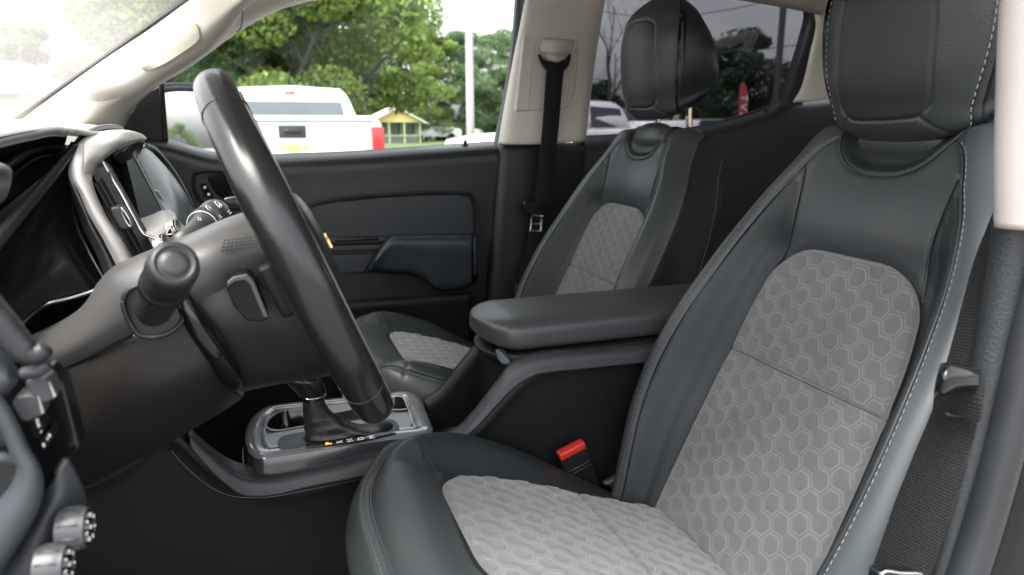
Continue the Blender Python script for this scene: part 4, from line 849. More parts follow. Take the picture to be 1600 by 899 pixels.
# vent: dark box and slats
shape('vent_box', np.array([at(140, 262, .90), at(153, 250, .92), (at(165, 262, .93)), at(198, 320, .93), at(228, 372, .92), at(236, 396, .91), at(212, 412, .90), at(188, 372, .90), at(160, 320, .90), at(142, 285, .90)]), (0, .03, 0), M['gloss_black'], dash, 0, smooth=False)
vent = MB()
for (a0, a1) in (((147, 286), (210, 402)), ((152, 279), (219, 397)), ((157, 272), (226, 393))):
    P0, P1 = at(*a0, .885), at(*a1, .885); w_ = V(.004, .012, .001)
    G = np.array([[P0, P0+w_, P0+w_*2], [P1, P1+w_, P1+w_*2]]); n_ = nrm(np.cross(P1-P0, w_))*.0009
    vent.box((P0+P1)/2+w_, (np.linalg.norm(P1-P0), .026, .0016), (nrm(P1-P0), nrm(w_-np.dot(w_, nrm(P1-P0))*nrm(P1-P0)), nrm(np.cross(P1-P0, w_))))
vent.build('vent_slats', M['plastic_grey'], dash, smooth=False, bevel=.0005, seg=1)
kb = shape('vent_knob', outl([(170, 325), (185, 322), (191, 326), (205, 350), (206, 357), (198, 360), (188, 360), (178, 345)], .868), (0, .025, 0), M['plastic_grey'], dash, .003)
tube('knob_chrome', [at(190, 325, .867), at(197, 335, .866), at(204, 348, .866), at(204, 355, .867), at(199, 350, .867), at(192, 336, .867), at(190, 325, .867)], .0009, M['chrome'], dash, 6, 50)
tube('chrome_line', [at(160, 252, .905), at(175, 279, .90), at(190, 304, .895), at(210, 341, .885), at(225, 366, .88), at(234, 370, .88), at(243, 373, .88), at(250, 382, .875)], .0016, M['chrome'], dash, 8, 70)
# screen, side post and the shelf with knobs below it
M['screen'] = principled('touch_screen', (.012, .014, .015), .16, spec=.5)
sn_ = nrm(V(.95, -.10, .28)); sp0 = at(195, 300, .97)
pl_ = lambda pts, o=0: np.array([onp(x, y, sn_, sp0-sn_*o) for x, y in pts])
shape('touch_screen', pl_([(160, 246), (185, 234), (198, 236), (224, 346), (214, 344)], .012), tuple(-sn_*.006), M['screen'], dash, 0, smooth=False)
shape('screen_surround', pl_([(194, 238), (203, 233), (212, 248), (257, 334), (242, 341), (221, 347)], .0), tuple(-sn_*.010), M['plastic'], dash, .001)
tube('surround_edge', list(pl_([(203, 233), (212, 248), (230, 282), (257, 334)], -.001)), .0013, M['silver_dark'], dash, 6, 40)
sheet('stack_shelf', AT([[(217, 346, .955), (236, 340, .985), (258, 332, 1.01), (270, 336, 1.03)], [(222, 360, .93), (243, 356, .95), (262, 345, .98), (274, 345, 1.0)], [(230, 371, .90), (246, 372, .905), (256, 366, .93), (274, 356, .96)], [(240, 390, .905), (252, 392, .91), (262, 388, .93), (280, 372, .96)]]), M['silver_dark'], dash, 24, 24, .004, flip=False)
for (x, y, Y, r_) in ((262, 379, .885, .0115), (282, 356, .915, .0115)):
    c = at(x, y, Y); ax = nrm(V(.85, -.25, .35)); b_ = MB(); b_.tube([c-ax*.012, c-ax*.001, c], [r_, r_, r_*.9], 24, 8)
    k_ = b_.build('control_knob', M['silver_dark'], dash); m_ = MB(); m_.tube([c-ax*.004, c-ax*.0005], r_*1.03, 24, 3); m_.build('knob_band', M['chrome'], k_)
shape('hazard_switch', outl([(257, 366), (263, 355), (270, 352), (272, 362), (268, 370), (260, 372)], .905), (0, .01, 0), M['gloss_black'], dash, .001)
tube('hazard_symbol', [at(259, 367, .904), at(266, 356, .904), at(270, 365, .904), at(259, 367, .904)], .0006, M['white_mark'], dash, 5, 30)
# passenger side: pale reflecting panel, seal, small round vent
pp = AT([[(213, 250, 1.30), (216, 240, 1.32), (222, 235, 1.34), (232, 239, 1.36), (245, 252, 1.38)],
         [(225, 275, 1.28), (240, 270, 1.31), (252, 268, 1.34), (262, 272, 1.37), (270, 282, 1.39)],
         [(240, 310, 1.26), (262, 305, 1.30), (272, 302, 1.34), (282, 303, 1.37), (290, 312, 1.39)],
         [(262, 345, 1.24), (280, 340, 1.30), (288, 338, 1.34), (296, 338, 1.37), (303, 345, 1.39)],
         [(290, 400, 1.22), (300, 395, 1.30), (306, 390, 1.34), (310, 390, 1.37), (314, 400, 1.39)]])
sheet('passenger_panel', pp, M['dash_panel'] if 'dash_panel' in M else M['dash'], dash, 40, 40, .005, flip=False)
tube('panel_seal', [at(222, 231, 1.37), at(236, 236, 1.39), at(250, 250, 1.41), at(267, 272, 1.42), at(285, 303, 1.42), at(295, 325, 1.42), at(302, 345, 1.42), at(306, 380, 1.42)], .010, M['rubber'], dash, 12, 70)
shape('side_vent', outl([(240, 299), (245, 298), (255, 312), (257, 322), (253, 325), (246, 312)], 1.27, 40), (0, .008, 0), M['gloss_black'], dash, .001)
tube('side_vent_ring', list(outl([(240, 299), (245, 298), (255, 312), (257, 322), (253, 325), (246, 312), (240, 299)], 1.268)), .0014, M['silver_dark'], dash, 6, 50)

# --- near end of the dash: light switches, knobs, outer vent frame
hk = [(-40, 470), (0, 507), (20, 530), (43, 551), (60, 552), (72, 543)]
tube('door_seal_hook', [at(x, y, .47) for x, y in hk], [.012, .010, .009, .008, .005], M['seal'], dash, 14, 50)
tube('seal_edge', [at(37, 584, .475), at(60, 580, .472), at(74, 568, .472)], .004, M['plastic_grey'], dash, 10, 20)
ce = AT([[(-40, 500, .49), (0, 540, .49), (18, 562, .49), (34, 583, .495)], [(-40, 560, .475), (0, 580, .475), (14, 592, .475), (26, 600, .48)], [(-40, 620, .47), (-10, 625, .47), (0, 622, .475), (10, 618, .48)]])
sheet('end_cap', ce, M['cap_grey'] if 'cap_grey' in M else M['plastic_grey'], dash, 24, 24, .006, flip=True)
shape('switch_panel', outl([(-20, 640), (0, 600), (30, 584), (75, 575), (100, 600), (125, 700), (107, 716), (60, 790), (30, 700), (0, 640)], .50), (0, .02, 0), M['gloss_black'], dash, .002)
for q, nm in ((((17, 634), (24, 620), (48, 616), (58, 620), (67, 650), (44, 660), (32, 659)), 'headlamp_switch'), (((38, 598), (44, 593), (68, 592), (75, 597), (86, 624), (66, 631), (56, 628)), 'dimmer_switch')):
    P = outl(q, .478); s_ = shape(nm, P, (.0, .02, 0), M['plastic_silver'] if 'plastic_silver' in M else M['plastic_grey'], dash, .003, 3)
    e = outl([q[3], (q[3][0]+3, q[3][1]+2), (q[4][0]+2, q[4][1]-4), (q[4][0]-3, q[4][1]-2)], .4765); shape('switch_edge', e, (0, .003, 0), M['silver'], s_, .0005)
bt_ = [((43, 655), (57, 652), (70, 668), (60, 688), (50, 682)), ((60, 690), (76, 672), (83, 684), (68, 708))]
for q in bt_: shape('push_button', outl(q, .492), (0, .01, 0), M['plastic'], dash, .001)
for c_, sz in (((58, 658), 3.0), ((60, 665), 2.6), ((64, 675), 1.4), ((77, 681), 2.2), ((74, 686), 1.6), ((68, 696), 2.4)):
    shape('lamp_symbol', outl([(c_[0]-sz, c_[1]-sz), (c_[0]+sz*.6, c_[1]-sz*1.2), (c_[0]+sz, c_[1]+sz), (c_[0]-sz*.5, c_[1]+sz*1.3)], .491), (0, .0006, 0), M['white_mark'], dash, 0, smooth=False)
vo = [(-30, 600), (2, 634), (20, 666), (35, 699), (58, 742), (56, 786), (34, 832), (0, 886), (-30, 925)]; vi = [(-40, 625), (-8, 650), (10, 672), (24, 704), (33, 733), (22, 762), (0, 790), (-25, 825), (-50, 850)]
vf = [[at(b[0], b[1], .472), at(b[0]*.9+a[0]*.1, b[1]*.9+a[1]*.1, .457), at((a[0]+b[0])/2, (a[1]+b[1])/2, .452), at(b[0]*.12+a[0]*.88, b[1]*.12+a[1]*.88, .455), at(a[0], a[1], .468)] for a, b in zip(vo, vi)]
sheet('vent_frame', vf, M['cap_grey'], dash, 60, 20, .003, flip=False)
shape('outer_vent', outl([(-60, 640), (0, 650), (28, 705), (32, 738), (15, 768), (-60, 850)], .465), (0, .02, 0), M['gloss_panel'], dash, .002)
tube('vent_blade', [at(-40, 722, .458), at(0, 716, .458), at(25, 720, .46)], .004, M['plastic_grey'], dash, 8, 20)
kp = AT([[(0, 840, .50), (50, 790, .485), (85, 748, .48), (107, 714, .49)], [(-10, 880, .48), (50, 830, .47), (95, 775, .475), (130, 760, .49)], [(-30, 930, .47), (50, 890, .465), (100, 830, .48), (135, 800, .50)], [(-30, 990, .47), (50, 950, .47), (90, 900, .49), (112, 868, .51)]])
sheet('knob_panel', kp, M['plastic_grey'], dash, 30, 30, .006, flip=True)
for (x, y, Yc) in ((106, 827, .47), (72, 886, .455)):
    c = at(x, y, Yc); ax = nrm(V(1, -.08, -.02)); u_ = nrm(np.cross(ax, V(0, 0, 1))); v_ = np.cross(u_, ax); r_ = .0132
    mb = MB(); mb.tube([c-ax*.004, c-ax*.003, c+ax*.010, c+ax*.012], [r_*.98, r_*1.02, r_, r_*.93], 40, 14)
    for k in range(10):
        t = 2*math.pi*k/10; d = math.cos(t)*u_+math.sin(t)*v_; mb.tube([c-ax*.002+d*r_, c+ax*.009+d*r_], .0007, 6, 3)
    k_ = mb.build('dial', M['plastic_silver'], dash)
    m2 = MB(); m2.tube([c+ax*.0118, c+ax*.0126], [r_*.86, r_*.84], 30, 3); m2.build('dial_face', M['gloss_black'], k_)
    m3 = MB()
    for k in range(7):
        t = 2*math.pi*k/7; d = math.cos(t)*u_+math.sin(t)*v_; m3.box(c+ax*.013+d*r_*.58, (.0008, .0022, .0013), (ax, d, np.cross(ax, d)))
    m3.box(c+ax*.013, (.0008, .002, .002), (ax, u_, v_)); m3.build('dial_symbol', M['white_mark'], k_, smooth=False)
# driver footwell: knee panel
mb = MB(); mb.box((-.33, .62, .78), (.03, .46, .35)); mb.build('knee_panel', M['plastic'], dash, bevel=.01)

#SECTION console
con = empty('centre_console', (.3, 1.0, .55), 'black centre console between the front seats with a padded armrest and gear selector', 'console')
YN = .92
# near side wall as a sheet, top edge following the ramp
top = [(40, 760), (120, 750), (200, 715), (258, 668), (275, 672), (297, 690), (325, 716), (355, 738), (400, 755), (450, 757), (550, 735), (633, 710), (690, 695), (716, 686), (738, 668), (765, 640), (803, 598), (833, 573), (870, 563), (950, 553), (1017, 545), (1100, 535)]
side = []
for x, y in top: side.append([at(x, y, YN-.004), at(x, y+12, YN+.001), at(x, y+60, YN+.004), at(x, y+200, YN+.006), at(x, y+420, YN+.008)])
sheet('side_wall', side, M['console_black'] if 'console_black' in M else M['plastic'], con, 110, 24, .008, flip=True)
# top band
def band(name, pts, rows, mat, nu=110, nv=18, th=.004, flip=True):
    g = [[at(x+dx*0, y+dy, Y) for dy, Y in r] for (x, y), r in zip(pts, rows)]
    return sheet(name, g, mat, con, nu, nv, th, flip=flip)
b1 = [((297, 679), [(18, .905), (0, .912), (-6, .93), (-10, .95)]), ((320, 702), [(22, .902), (0, .910), (-6, .93), (-12, .95)]), ((350, 726), [(28, .90), (4, .908), (-4, .93), (-14, .95)]),
      ((383, 742), [(34, .90), (8, .908), (-2, .925), (-16, .945)]), ((420, 745), [(32, .90), (8, .908), (-4, .925), (-16, .945)]), ((480, 736), [(26, .90), (6, .908), (-4, .925), (-14, .945)]), ((550, 722), [(26, .90), (5, .908), (-5, .925), (-12, .945)]),
      ((633, 699), [(27, .90), (5, .907), (-4, .925), (-10, .945)]), ((690, 686), [(18, .90), (4, .907), (-4, .92), (-8, .94)]), ((714, 676), [(16, .90), (4, .906), (-5, .918), (-9, .938)]), ((735, 655), [(22, .90), (6, .906), (-6, .918), (-9, .935)]),
      ((777, 603), [(30, .90), (8, .906), (-6, .918), (-10, .935)]), ((800, 575), [(34, .90), (10, .906), (-6, .918), (-12, .935)]), ((833, 558), [(30, .90), (10, .906), (-4, .918), (-8, .935)]), ((920, 548), [(28, .90), (8, .906), (-2, .918), (-6, .935)]), ((1017, 540), [(26, .90), (8, .906), (-2, .918), (-6, .935)]), ((1120, 531), [(24, .90), (8, .906), (-2, .918), (-6, .935)])]
g = [[at(x, y+dy, Y) for dy, Y in r] for (x, y), r in b1]; sheet('top_band', g, M['console_edge'] if 'console_edge' in M else M['plastic_grey'], con, 140, 24, .004, flip=True)
tube('band_seam', [at(265, 702, .903), at(300, 739, .897), at(337, 766, .896), at(367, 776, .896), at(417, 777, .897), at(480, 766, .897), at(567, 748, .897), at(640, 728, .897)], .0013, M['gloss_black'], con, 6, 90)
arc = [(750, 687), (782, 650), (823, 587), (857, 570), (940, 556), (1017, 550)]
tube('wall_seam', [at(x, y, .9155) for x, y in arc], .0012, M['gloss_black'], con, 6, 80)
# raised outline of the inner wall
arc2 = [(787, 700), (822, 650), (850, 615), (880, 592), (930, 580), (1020, 572)]
tube('wall_step', [at(x, y, .922) for x, y in arc2], .004, M['console_black'] if 'console_black' in M else M['plastic'], con, 10, 60)
# far ramp, bin between the ramps, floor of the tray
fr2 = [(1000, 470, 1.09), (800, 490, 1.09), (757, 530, 1.09), (728, 562, 1.09), (700, 597, 1.09), (682, 615, 1.09), (664, 625, 1.09)]
sheet('far_ramp', [[at(x, y, Y), at(x-3, y+1, Y-.006), at(x-2, y+6, Y-.014), at(x+3, y+30, Y-.016), at(x+8, y+150, Y-.016)] for x, y, Y in fr2], M['console_black'] if 'console_black' in M else M['plastic'], con, 60, 24, .004)
tube('ramp_edge', [at(x, y, Y-.004) for x, y, Y in fr2[1:]], .004, M['plastic_grey'], con, 8, 50)
mb = MB(); mb.box((.47, 1.0, .90), (.30, .16, .20)); mb.build('storage_bin', M['plastic'], con, bevel=.01)
shape('bin_front', np.array([V(.315, .935, .83), V(.315, 1.075, .83), V(.335, 1.075, 1.0), V(.335, .935, 1.0)]), (.01, 0, 0), M['plastic'], con, .004)
shape('lid_latch', np.array([at(773, 546, .945), at(781, 549, .94), at(797, 566, .93), at(797, 571, .93), at(784, 570, .935), at(776, 560, .94)]), (.01, .01, 0), M['cap_grey'], con, .002)
mb = MB(); mb.box((.16, 1.005, .78), (.50, .15, .10)); mb.box((.3, 1.005, .62), (1.2, .16, .2)); mb.build('console_base', M['plastic'], con, bevel=.01)
mb = MB(); mb.box((.275, 1.0, .84), (.09, .14, .01)); mb.build('tray_mat', M['carpet'], con)
# armrest
def lid_sec(x):
    k = np.clip((x-.292)/.045, 0, 1); return k**.45
xs = np.concatenate([.292+.045*(np.linspace(0, 1, 26)**2), np.linspace(.345, .74, 30), [.75, .756]]); rows = []; rowsb = []
a = np.linspace(0, 2*math.pi, 72, endpoint=False); pw = lambda x, e: np.sign(x)*np.abs(x)**e
for x in xs:
    k = max(.03, float(lid_sec(x)))*(1 if x < .745 else .8); zt = 1.060+.0*x; zb = 1.009
    zc = 1.032; hh = np.where(np.sin(a) > 0, (zt-zc)*(.55+.45*k), (zc-zb)*k)
    kk = float(np.clip((x-.2918)/.060, 0.002, 1)); hw = .083*(1-(1-kk)**2.6)**.5
    rows.append(np.stack([np.full_like(a, x), 1.005+hw*pw(np.cos(a), .42), zc+hh*pw(np.sin(a), .62)+.002*np.cos(np.cos(a)*1.5)], 1))
    rowsb.append(np.stack([np.full_like(a, x+.006), 1.005+(hw-.004)*pw(np.cos(a), .4), 1.000+.014*k*pw(np.sin(a), .5)], 1))
grid_obj('armrest_pad', np.array(rows), M['armrest'] if 'armrest' in M else M['leather'], con, cyc=True, caps=True, flip=False)
grid_obj('armrest_base', np.array(rowsb), M['plastic'], con, cyc=True, caps=True, flip=False)
# selector bezel
zb = .903
bo = cr(np.array([atz(x, y, zb) for x, y in ((384, 690), (386, 668), (398, 648), (420, 636), (473, 629), (540, 622), (610, 615), (635, 613), (652, 619), (664, 640), (672, 660), (676, 672), (668, 680), (600, 689), (520, 701), (450, 712), (405, 717), (390, 708))]), 200, True)
cen = bo.mean(0)
def ringo(P, s, dz):  # offset inward by metres s
    T = np.roll(P, -1, 0)-np.roll(P, 1, 0); n_ = np.stack([-T[:, 1], T[:, 0], 0*T[:, 0]], 1); n_ /= np.linalg.norm(n_, axis=1)[:, None]
    if np.dot(n_[0], cen-P[0]) < 0: n_ = -n_
    return P+n_*s+V(0, 0, dz)
def carbon_mat():
    m = principled('carbon_pattern', (.02, .022, .025), .2, Coat_Weight=.6, Coat_Roughness=.05); b = m.node_tree.nodes['Principled BSDF']; tc = N(m, 'ShaderNodeTexCoord'); ch = N(m, 'ShaderNodeTexChecker'); ch.inputs['Scale'].default_value = 700
    ch.inputs['Color1'].default_value = (.012, .013, .015, 1); ch.inputs['Color2'].default_value = (.04, .043, .048, 1); mp = N(m, 'ShaderNodeMapping'); mp.inputs['Rotation'].default_value = (.4, .5, .78)
    L(m, tc.outputs['Object'], mp.inputs[0]); L(m, mp.outputs[0], ch.inputs[0]); L(m, ch.outputs[0], b.inputs['Base Color']); return m
M['carbon'] = carbon_mat()
M['bezel'] = principled('smoky_gloss_trim', (.17, .18, .19), .2, .3, Coat_Weight=1, Coat_Roughness=.04)
M['insert_plate'] = bump(principled('satin_plate', (.19, .195, .20), .3, .3), 'noise', 600, .05, .0002)
Gs = np.array([ringo(bo, -.006, -.034), ringo(bo, -.005, -.02), ringo(bo, -.002, -.006), ringo(bo, .0, .0)]); grid_obj('bezel_skirt', Gs, M['carbon'], con, cyc=True, flip=True)
Gb = np.array([ringo(bo, .0, .0), ringo(bo, .003, .0025), ringo(bo, .008, .0045), ringo(bo, .016, .0050), ringo(bo, .026, .0045), ringo(bo, .0265, .001)]); gb = grid_obj('selector_bezel', Gb, M['bezel'], con, cyc=True, flip=True)
pl = ringo(bo, .025, .0015); b_ = bmesh.new(); eds = []
loops = [pl[::2]]
for q in (((414, 668), (420, 652), (440, 641), (470, 637), (505, 636), (512, 648), (500, 662), (470, 668), (430, 674)), ((598, 622), (612, 618), (630, 620), (640, 632), (636, 640), (615, 641), (598, 636))):
    P = cr(np.array([atz(x, y, .9085) for x, y in q]), 60, True); c_ = P.mean(0); P = c_+(P-c_)*.90; P[:, 2] = pl[0][2]; loops.append(P)
for lp_ in loops:
    vv_ = [b_.verts.new(tuple(map(float, p))) for p in lp_]; eds += [b_.edges.new((vv_[k], vv_[(k+1) % len(vv_)])) for k in range(len(vv_))]
bmesh.ops.triangle_fill(b_, edges=eds, use_beauty=True, use_dissolve=False, normal=(0, 0, 1))
me_ = bpy.data.meshes.new('bezel_floor'); b_.to_mesh(me_); b_.free(); me_.materials.append(M['insert_plate']); bf = link(bpy.data.objects.new('bezel_floor', me_), con)
m_ = bf.modifiers.new('solid', 'SOLIDIFY'); m_.thickness = .003; m_.offset = -1
tube('bezel_chrome', list(np.vstack([ringo(bo, .0265, .004), ringo(bo, .0265, .004)[:1]])), .0013, M['silver'], con, 6, 240)
tube('bezel_base_line', list(np.vstack([ringo(bo, -.0055, -.026), ringo(bo, -.0055, -.026)[:1]])), .0009, M['silver_dark'], con, 6, 200)
def plate(name, pts, z, mat, th=.004, bev=.0012, n=80): return shape(name, cr(np.array([atz(x, y, z) for x, y in pts]), n, True) if n else np.array([atz(x, y, z) for x, y in pts]), (0, 0, -th), mat, con, bev)
plate('selector_plate', [(415, 703), (412, 690), (418, 680), (440, 673), (520, 662), (600, 650), (632, 646), (642, 652), (643, 664), (636, 671), (560, 680), (470, 695), (430, 704)], .9075, M['insert_plate'])
plate('selector_well', [(438, 702), (434, 690), (440, 682), (470, 675), (560, 663), (612, 655), (620, 660), (622, 672), (580, 680), (500, 692), (455, 701)], .9085, M['plastic_grey'])
# display strip with gear letters
strip = plate('gear_strip', [(478, 698), (476, 694), (560, 680), (608, 674), (620, 676), (560, 688)], .9100, M['gloss_panel'], n=0)
ux = nrm(atz(580, 684, .911)-atz(513, 695, .911)); vy = np.cross(V(0, 0, 1), ux)
for ch, x, y, mt in (('P', 514, 693, 'orange'), ('R', 531, 690.5, 'white_mark'), ('N', 547, 688, 'white_mark'), ('D', 564, 685.5, 'white_mark'), ('M', 581, 683, 'white_mark')):
    text('gear_letter', ch, atz(x, y, .9103), vy, -ux, .0125, M[mt], strip, .0003)
# cup holders
for pts, nm in ((((414, 668), (420, 652), (440, 641), (470, 637), (505, 636), (512, 648), (500, 662), (470, 668), (430, 674)), 0), (((598, 622), (612, 618), (630, 620), (640, 632), (636, 640), (615, 641), (598, 636)), 1)):
    P = cr(np.array([atz(x, y, .9085) for x, y in pts]), 90, True); c_ = P.mean(0)
    Gc = np.array([P, c_+(P-c_)*.94+V(0, 0, .0015), c_+(P-c_)*.90+V(0, 0, -.001), c_+(P-c_)*.84+V(0, 0, -.05), c_+(P-c_)*.1+V(0, 0, -.05)])
    mats = [M['insert_plate'], M['gloss_black']]; idx = np.zeros((4, 90), int); idx[2:] = 1
    grid_obj('cup_holder', Gc, mats, con, cyc=True, flip=True, idx=idx.reshape(-1))
plate('tray_recess', [(500, 652), (540, 642), (600, 634), (612, 640), (600, 646), (520, 658)], .9082, M['gloss_black'])
# gear lever with leather boot
gl = empty('gear_selector', atz(500, 680, .905), 'black leather gear lever with its boot standing in park beside the cup holder', 'gear lever')
P0 = atz(508, 684, .908); tp = at(486, 604, P0[1]+.0)
bt2 = []
base = cr(np.array([atz(x, y, .909) for x, y in ((484, 690), (478, 680), (500, 668), (560, 664), (606, 660), (612, 668), (600, 676), (560, 682), (510, 690))]), 60, True)
topc = at(489, 622, P0[1]); bc_ = base.mean(0)
th = np.linspace(0, 2*math.pi, 60, endpoint=False)
a0 = math.atan2(base[0][1]-bc_[1], base[0][0]-bc_[0]); d_ = np.sign((base[1]-base[0])[0]*(bc_-base[0])[1]-(base[1]-base[0])[1]*(bc_-base[0])[0])
for k in np.linspace(0, 1, 26):
    neck = topc+V(0, 0, 0)+.0145*np.stack([np.cos(a0+d_*th), np.sin(a0+d_*th), 0*th], 1)
    e = k**.55; w_ = (1-e)**1.6
    row = neck*(1-w_)+base*w_; row[:, 2] = .909+(topc[2]-.909)*k
    fold = 1+.05*math.sin(k*16)*(1-k)*np.cos(th*3+k*4)+.035*math.sin(k*27+1)*(1-k); c_ = row.mean(0); row[:, :2] = c_[:2]+(row[:, :2]-c_[:2])*fold[:, None]
    bt2.append(row)
M['boot'] = bump(principled('boot_leather', (.018, .018, .019), .36), 'leather', 420, .5, .0008, mix=.1)
grid_obj('lever_boot', np.array(bt2), M['boot'], gl, cyc=True, caps=True, flip=(d_ < 0))
tube('lever_collar', [topc-V(0, 0, .001), topc+V(0, 0, .003)], [.0158, .0158], M['gloss_panel'], gl, 30, 6)
kt = topc+V(-.006, 0, .030)
hd = np.array([topc+(kt-topc)*k for k in np.linspace(0, 1, 10)]); 
Gk = []
for i, k in enumerate(np.linspace(0, 1, 16)):
    c_ = topc+V(-.020*k**1.5, 0, .002+.036*k); r1, r2 = (.0155+.012*k-.02*max(0, k-.8)), (.0150+.006*k-.02*max(0, k-.8)); Gk.append(c_+np.stack([r1*1.1*np.cos(th), r2*np.sin(th), .006*np.cos(th)*-k], 1))
grid_obj('lever_knob', np.array(Gk), M['gloss_panel'], gl, cyc=True, caps=True, flip=True)
tube('knob_ring', [Gk[1][i]*1.0 for i in range(0, 60, 3)]+[Gk[1][0]], .0008, M['chrome'], gl, 6, 60)

# --- driver's belt buckle between seat and console
bk = empty('belt_buckle', at(905, 735, .90), 'black buckle with a red release button between driver seat and console', 'belt buckle')
A0, A1 = at(868, 708, .895), at(910, 686, .895); ux = nrm(A1-A0); dn = nrm(at(940, 742, .90)-at(908, 690, .90)); L_ = np.linalg.norm(A1-A0); nn_ = nrm(np.cross(ux, dn)); dn = nrm(dn-np.dot(dn, ux)*ux)
if nn_[1] > 0: nn_ = -nn_
cc = (A0+A1)/2+dn*.045; mb = MB(); mb.box(cc+dn*.004, (L_, .09, .020), (ux, dn, nn_)); bb = mb.build('buckle_body', M['plastic'], bk, bevel=.003, seg=3)
mb = MB(); mb.box((A0+A1)/2+dn*.0045+nn_*.0045, (L_*.94, .012, .0165), (ux, dn, nn_)); mb.build('release_button', M['red'], bk, bevel=.0025, seg=3)
mb = MB(); mb.box((A0+A1)/2+dn*.034+nn_*.0102, (L_*.86, .002, .001), (ux, dn, nn_)); mb.box((A0+A1)/2+dn*.040+nn_*.0102, (L_*.86, .001, .001), (ux, dn, nn_)); mb.build('buckle_groove', M['plastic_grey'], bk)
mb = MB(); mb.box((A0+A1)/2+dn*.12, (L_*.6, .10, .006), (ux, dn, nn_)); mb.build('buckle_stalk', M['plastic'], bk, bevel=.002)
rc_ = empty('recliner_cover', at(985, 745, .885), 'small grey plastic cover between the driver cushion and backrest beside the buckle', 'trim cover')
sheet('cover_shell', AT([[(940, 752, .893), (975, 733, .893), (1008, 714, .893), (1020, 705, .893)], [(946, 757, .885), (978, 740, .883), (1009, 722, .883), (1022, 715, .885)], [(965, 772, .888), (985, 772, .886), (1014, 772, .886), (1024, 772, .888)], [(975, 800, .895), (990, 800, .895), (1018, 800, .895), (1026, 800, .895)]]), M['plastic_grey'], rc_, 20, 24, .006, flip=True)

#SECTION near pillar and driver belt
npil = empty('door_pillar', (.55, .34, .6), 'near pillar with cream top and black rubber sealed door edge at the right border', 'pillar')
tp_ = AT([[(1582, -60, .40), (1574, 60, .40), (1570, 150, .40), (1567, 250, .40), (1566, 352, .40)], [(1586, -60, .385), (1578, 60, .385), (1575, 150, .385), (1572, 250, .385), (1573, 354, .385)], [(1620, -60, .372), (1612, 60, .372), (1608, 150, .372), (1606, 250, .372), (1606, 357, .372)], [(1720, -60, .36), (1700, 60, .36), (1700, 150, .36), (1700, 250, .36), (1700, 362, .36)]])
sheet('upper_trim', tp_, M['cream_near'], npil, 24, 40, .006, flip=True)
lt = AT([[(1563, 345, .40), (1553, 420, .42), (1537, 510, .42), (1517, 610, .42), (1486, 740, .42), (1443, 910, .42)], [(1570, 347, .392), (1562, 420, .392), (1547, 510, .392), (1527, 610, .392), (1496, 740, .392), (1454, 910, .392)],
         [(1592, 350, .384), (1583, 430, .384), (1568, 520, .384), (1546, 620, .384), (1516, 745, .384), (1472, 910, .384)], [(1625, 350, .384), (1604, 440, .385), (1580, 560, .388), (1560, 640, .39), (1526, 760, .39), (1482, 915, .39)]])
sheet('lower_trim', lt, M['trim_blue'] if 'trim_blue' in M else M['plastic_grey'], npil, 24, 60, .006, flip=True)
tube('door_seal', [at(1650, 380, .37), at(1612, 520, .37), at(1580, 655, .37), at(1550, 770, .37), at(1510, 900, .37), at(1470, 1010, .37)], [.016, .0155, .015, .015, .015, .015], M['seal'], npil, 20, 80)
sheet('body_flange', AT([[(1680, 380, .37), (1625, 560, .37), (1600, 655, .37), (1570, 770, .37), (1530, 900, .37), (1490, 1010, .37)], [(1900, 400, .36), (1800, 560, .36), (1750, 655, .36), (1720, 770, .36), (1700, 900, .36), (1680, 1010, .36)]]), M['plastic'], npil, 8, 30, .01, flip=True)
mb = MB(); c = at(1555, 888, .366); mb.tube([c, c+V(0, -.004, 0)], [.008, .0075], 20, 4); mb.build('flange_plug', M['seal'], npil)

nb_ = empty('seat_belt', at(1500, 600, 0.394), 'black woven seat belt running down beside the driver seat at the right', 'seat belt')
wdv = nrm(at(1512, 650, 0.394)-at(1470, 645, 0.414))
belt('webbing', [at(1600, 240, 0.434), at(1575, 310, 0.429), at(1549, 400, 0.419), at(1530, 490, 0.414), at(1511, 575, 0.407), at(1491, 650, 0.401), at(1466, 725, 0.399), at(1440, 800, 0.399), at(1412, 880, 0.399), at(1380, 960, 0.399)], [.010, .014, .024, .030, .034, .036, .042, .046, .046, .046], M['web'], nb_, 120, wdir=wdv)
belt('folded_webbing', [at(1500, 600, 0.391), at(1497, 622, 0.388), at(1494, 648, 0.388)], .036, M['web'], nb_, 16, wdir=wdv, th=.003)
tube('fold_stitching', [at(1478, 647, 0.384), at(1495, 650, 0.384), at(1513, 650, 0.384)], .0016, M['rubber'], nb_, 8, 12)
tg2 = AT([[(1478, 566, 0.389), (1490, 566, 0.384), (1510, 572, 0.382), (1532, 575, 0.384)], [(1469, 570, 0.379), (1480, 570, 0.369), (1508, 577, 0.366), (1532, 580, 0.369)], [(1463, 590, 0.374), (1475, 592, 0.364), (1505, 598, 0.362), (1530, 600, 0.364)], [(1459, 612, 0.374), (1470, 614, 0.366), (1498, 608, 0.366), (1528, 606, 0.369)], [(1462, 622, 0.384), (1474, 620, 0.379), (1500, 612, 0.379), (1526, 610, 0.384)]])
sheet('belt_tongue', tg2, M['gloss_black'], nb_, 30, 30, .008, flip=True)
P = outl([(1374, 899), (1380, 893), (1410, 895), (1442, 897), (1446, 905), (1440, 930), (1370, 930)], .384); shape('lower_buckle', P, (0, .012, 0), M['gloss_panel'], nb_, .002)
tube('buckle_edge', [at(1376, 901, 0.382), at(1381, 894, 0.382), at(1410, 896, 0.382), at(1441, 898, 0.382), at(1445, 904, 0.382)], .0012, M['silver'], nb_, 6, 20)

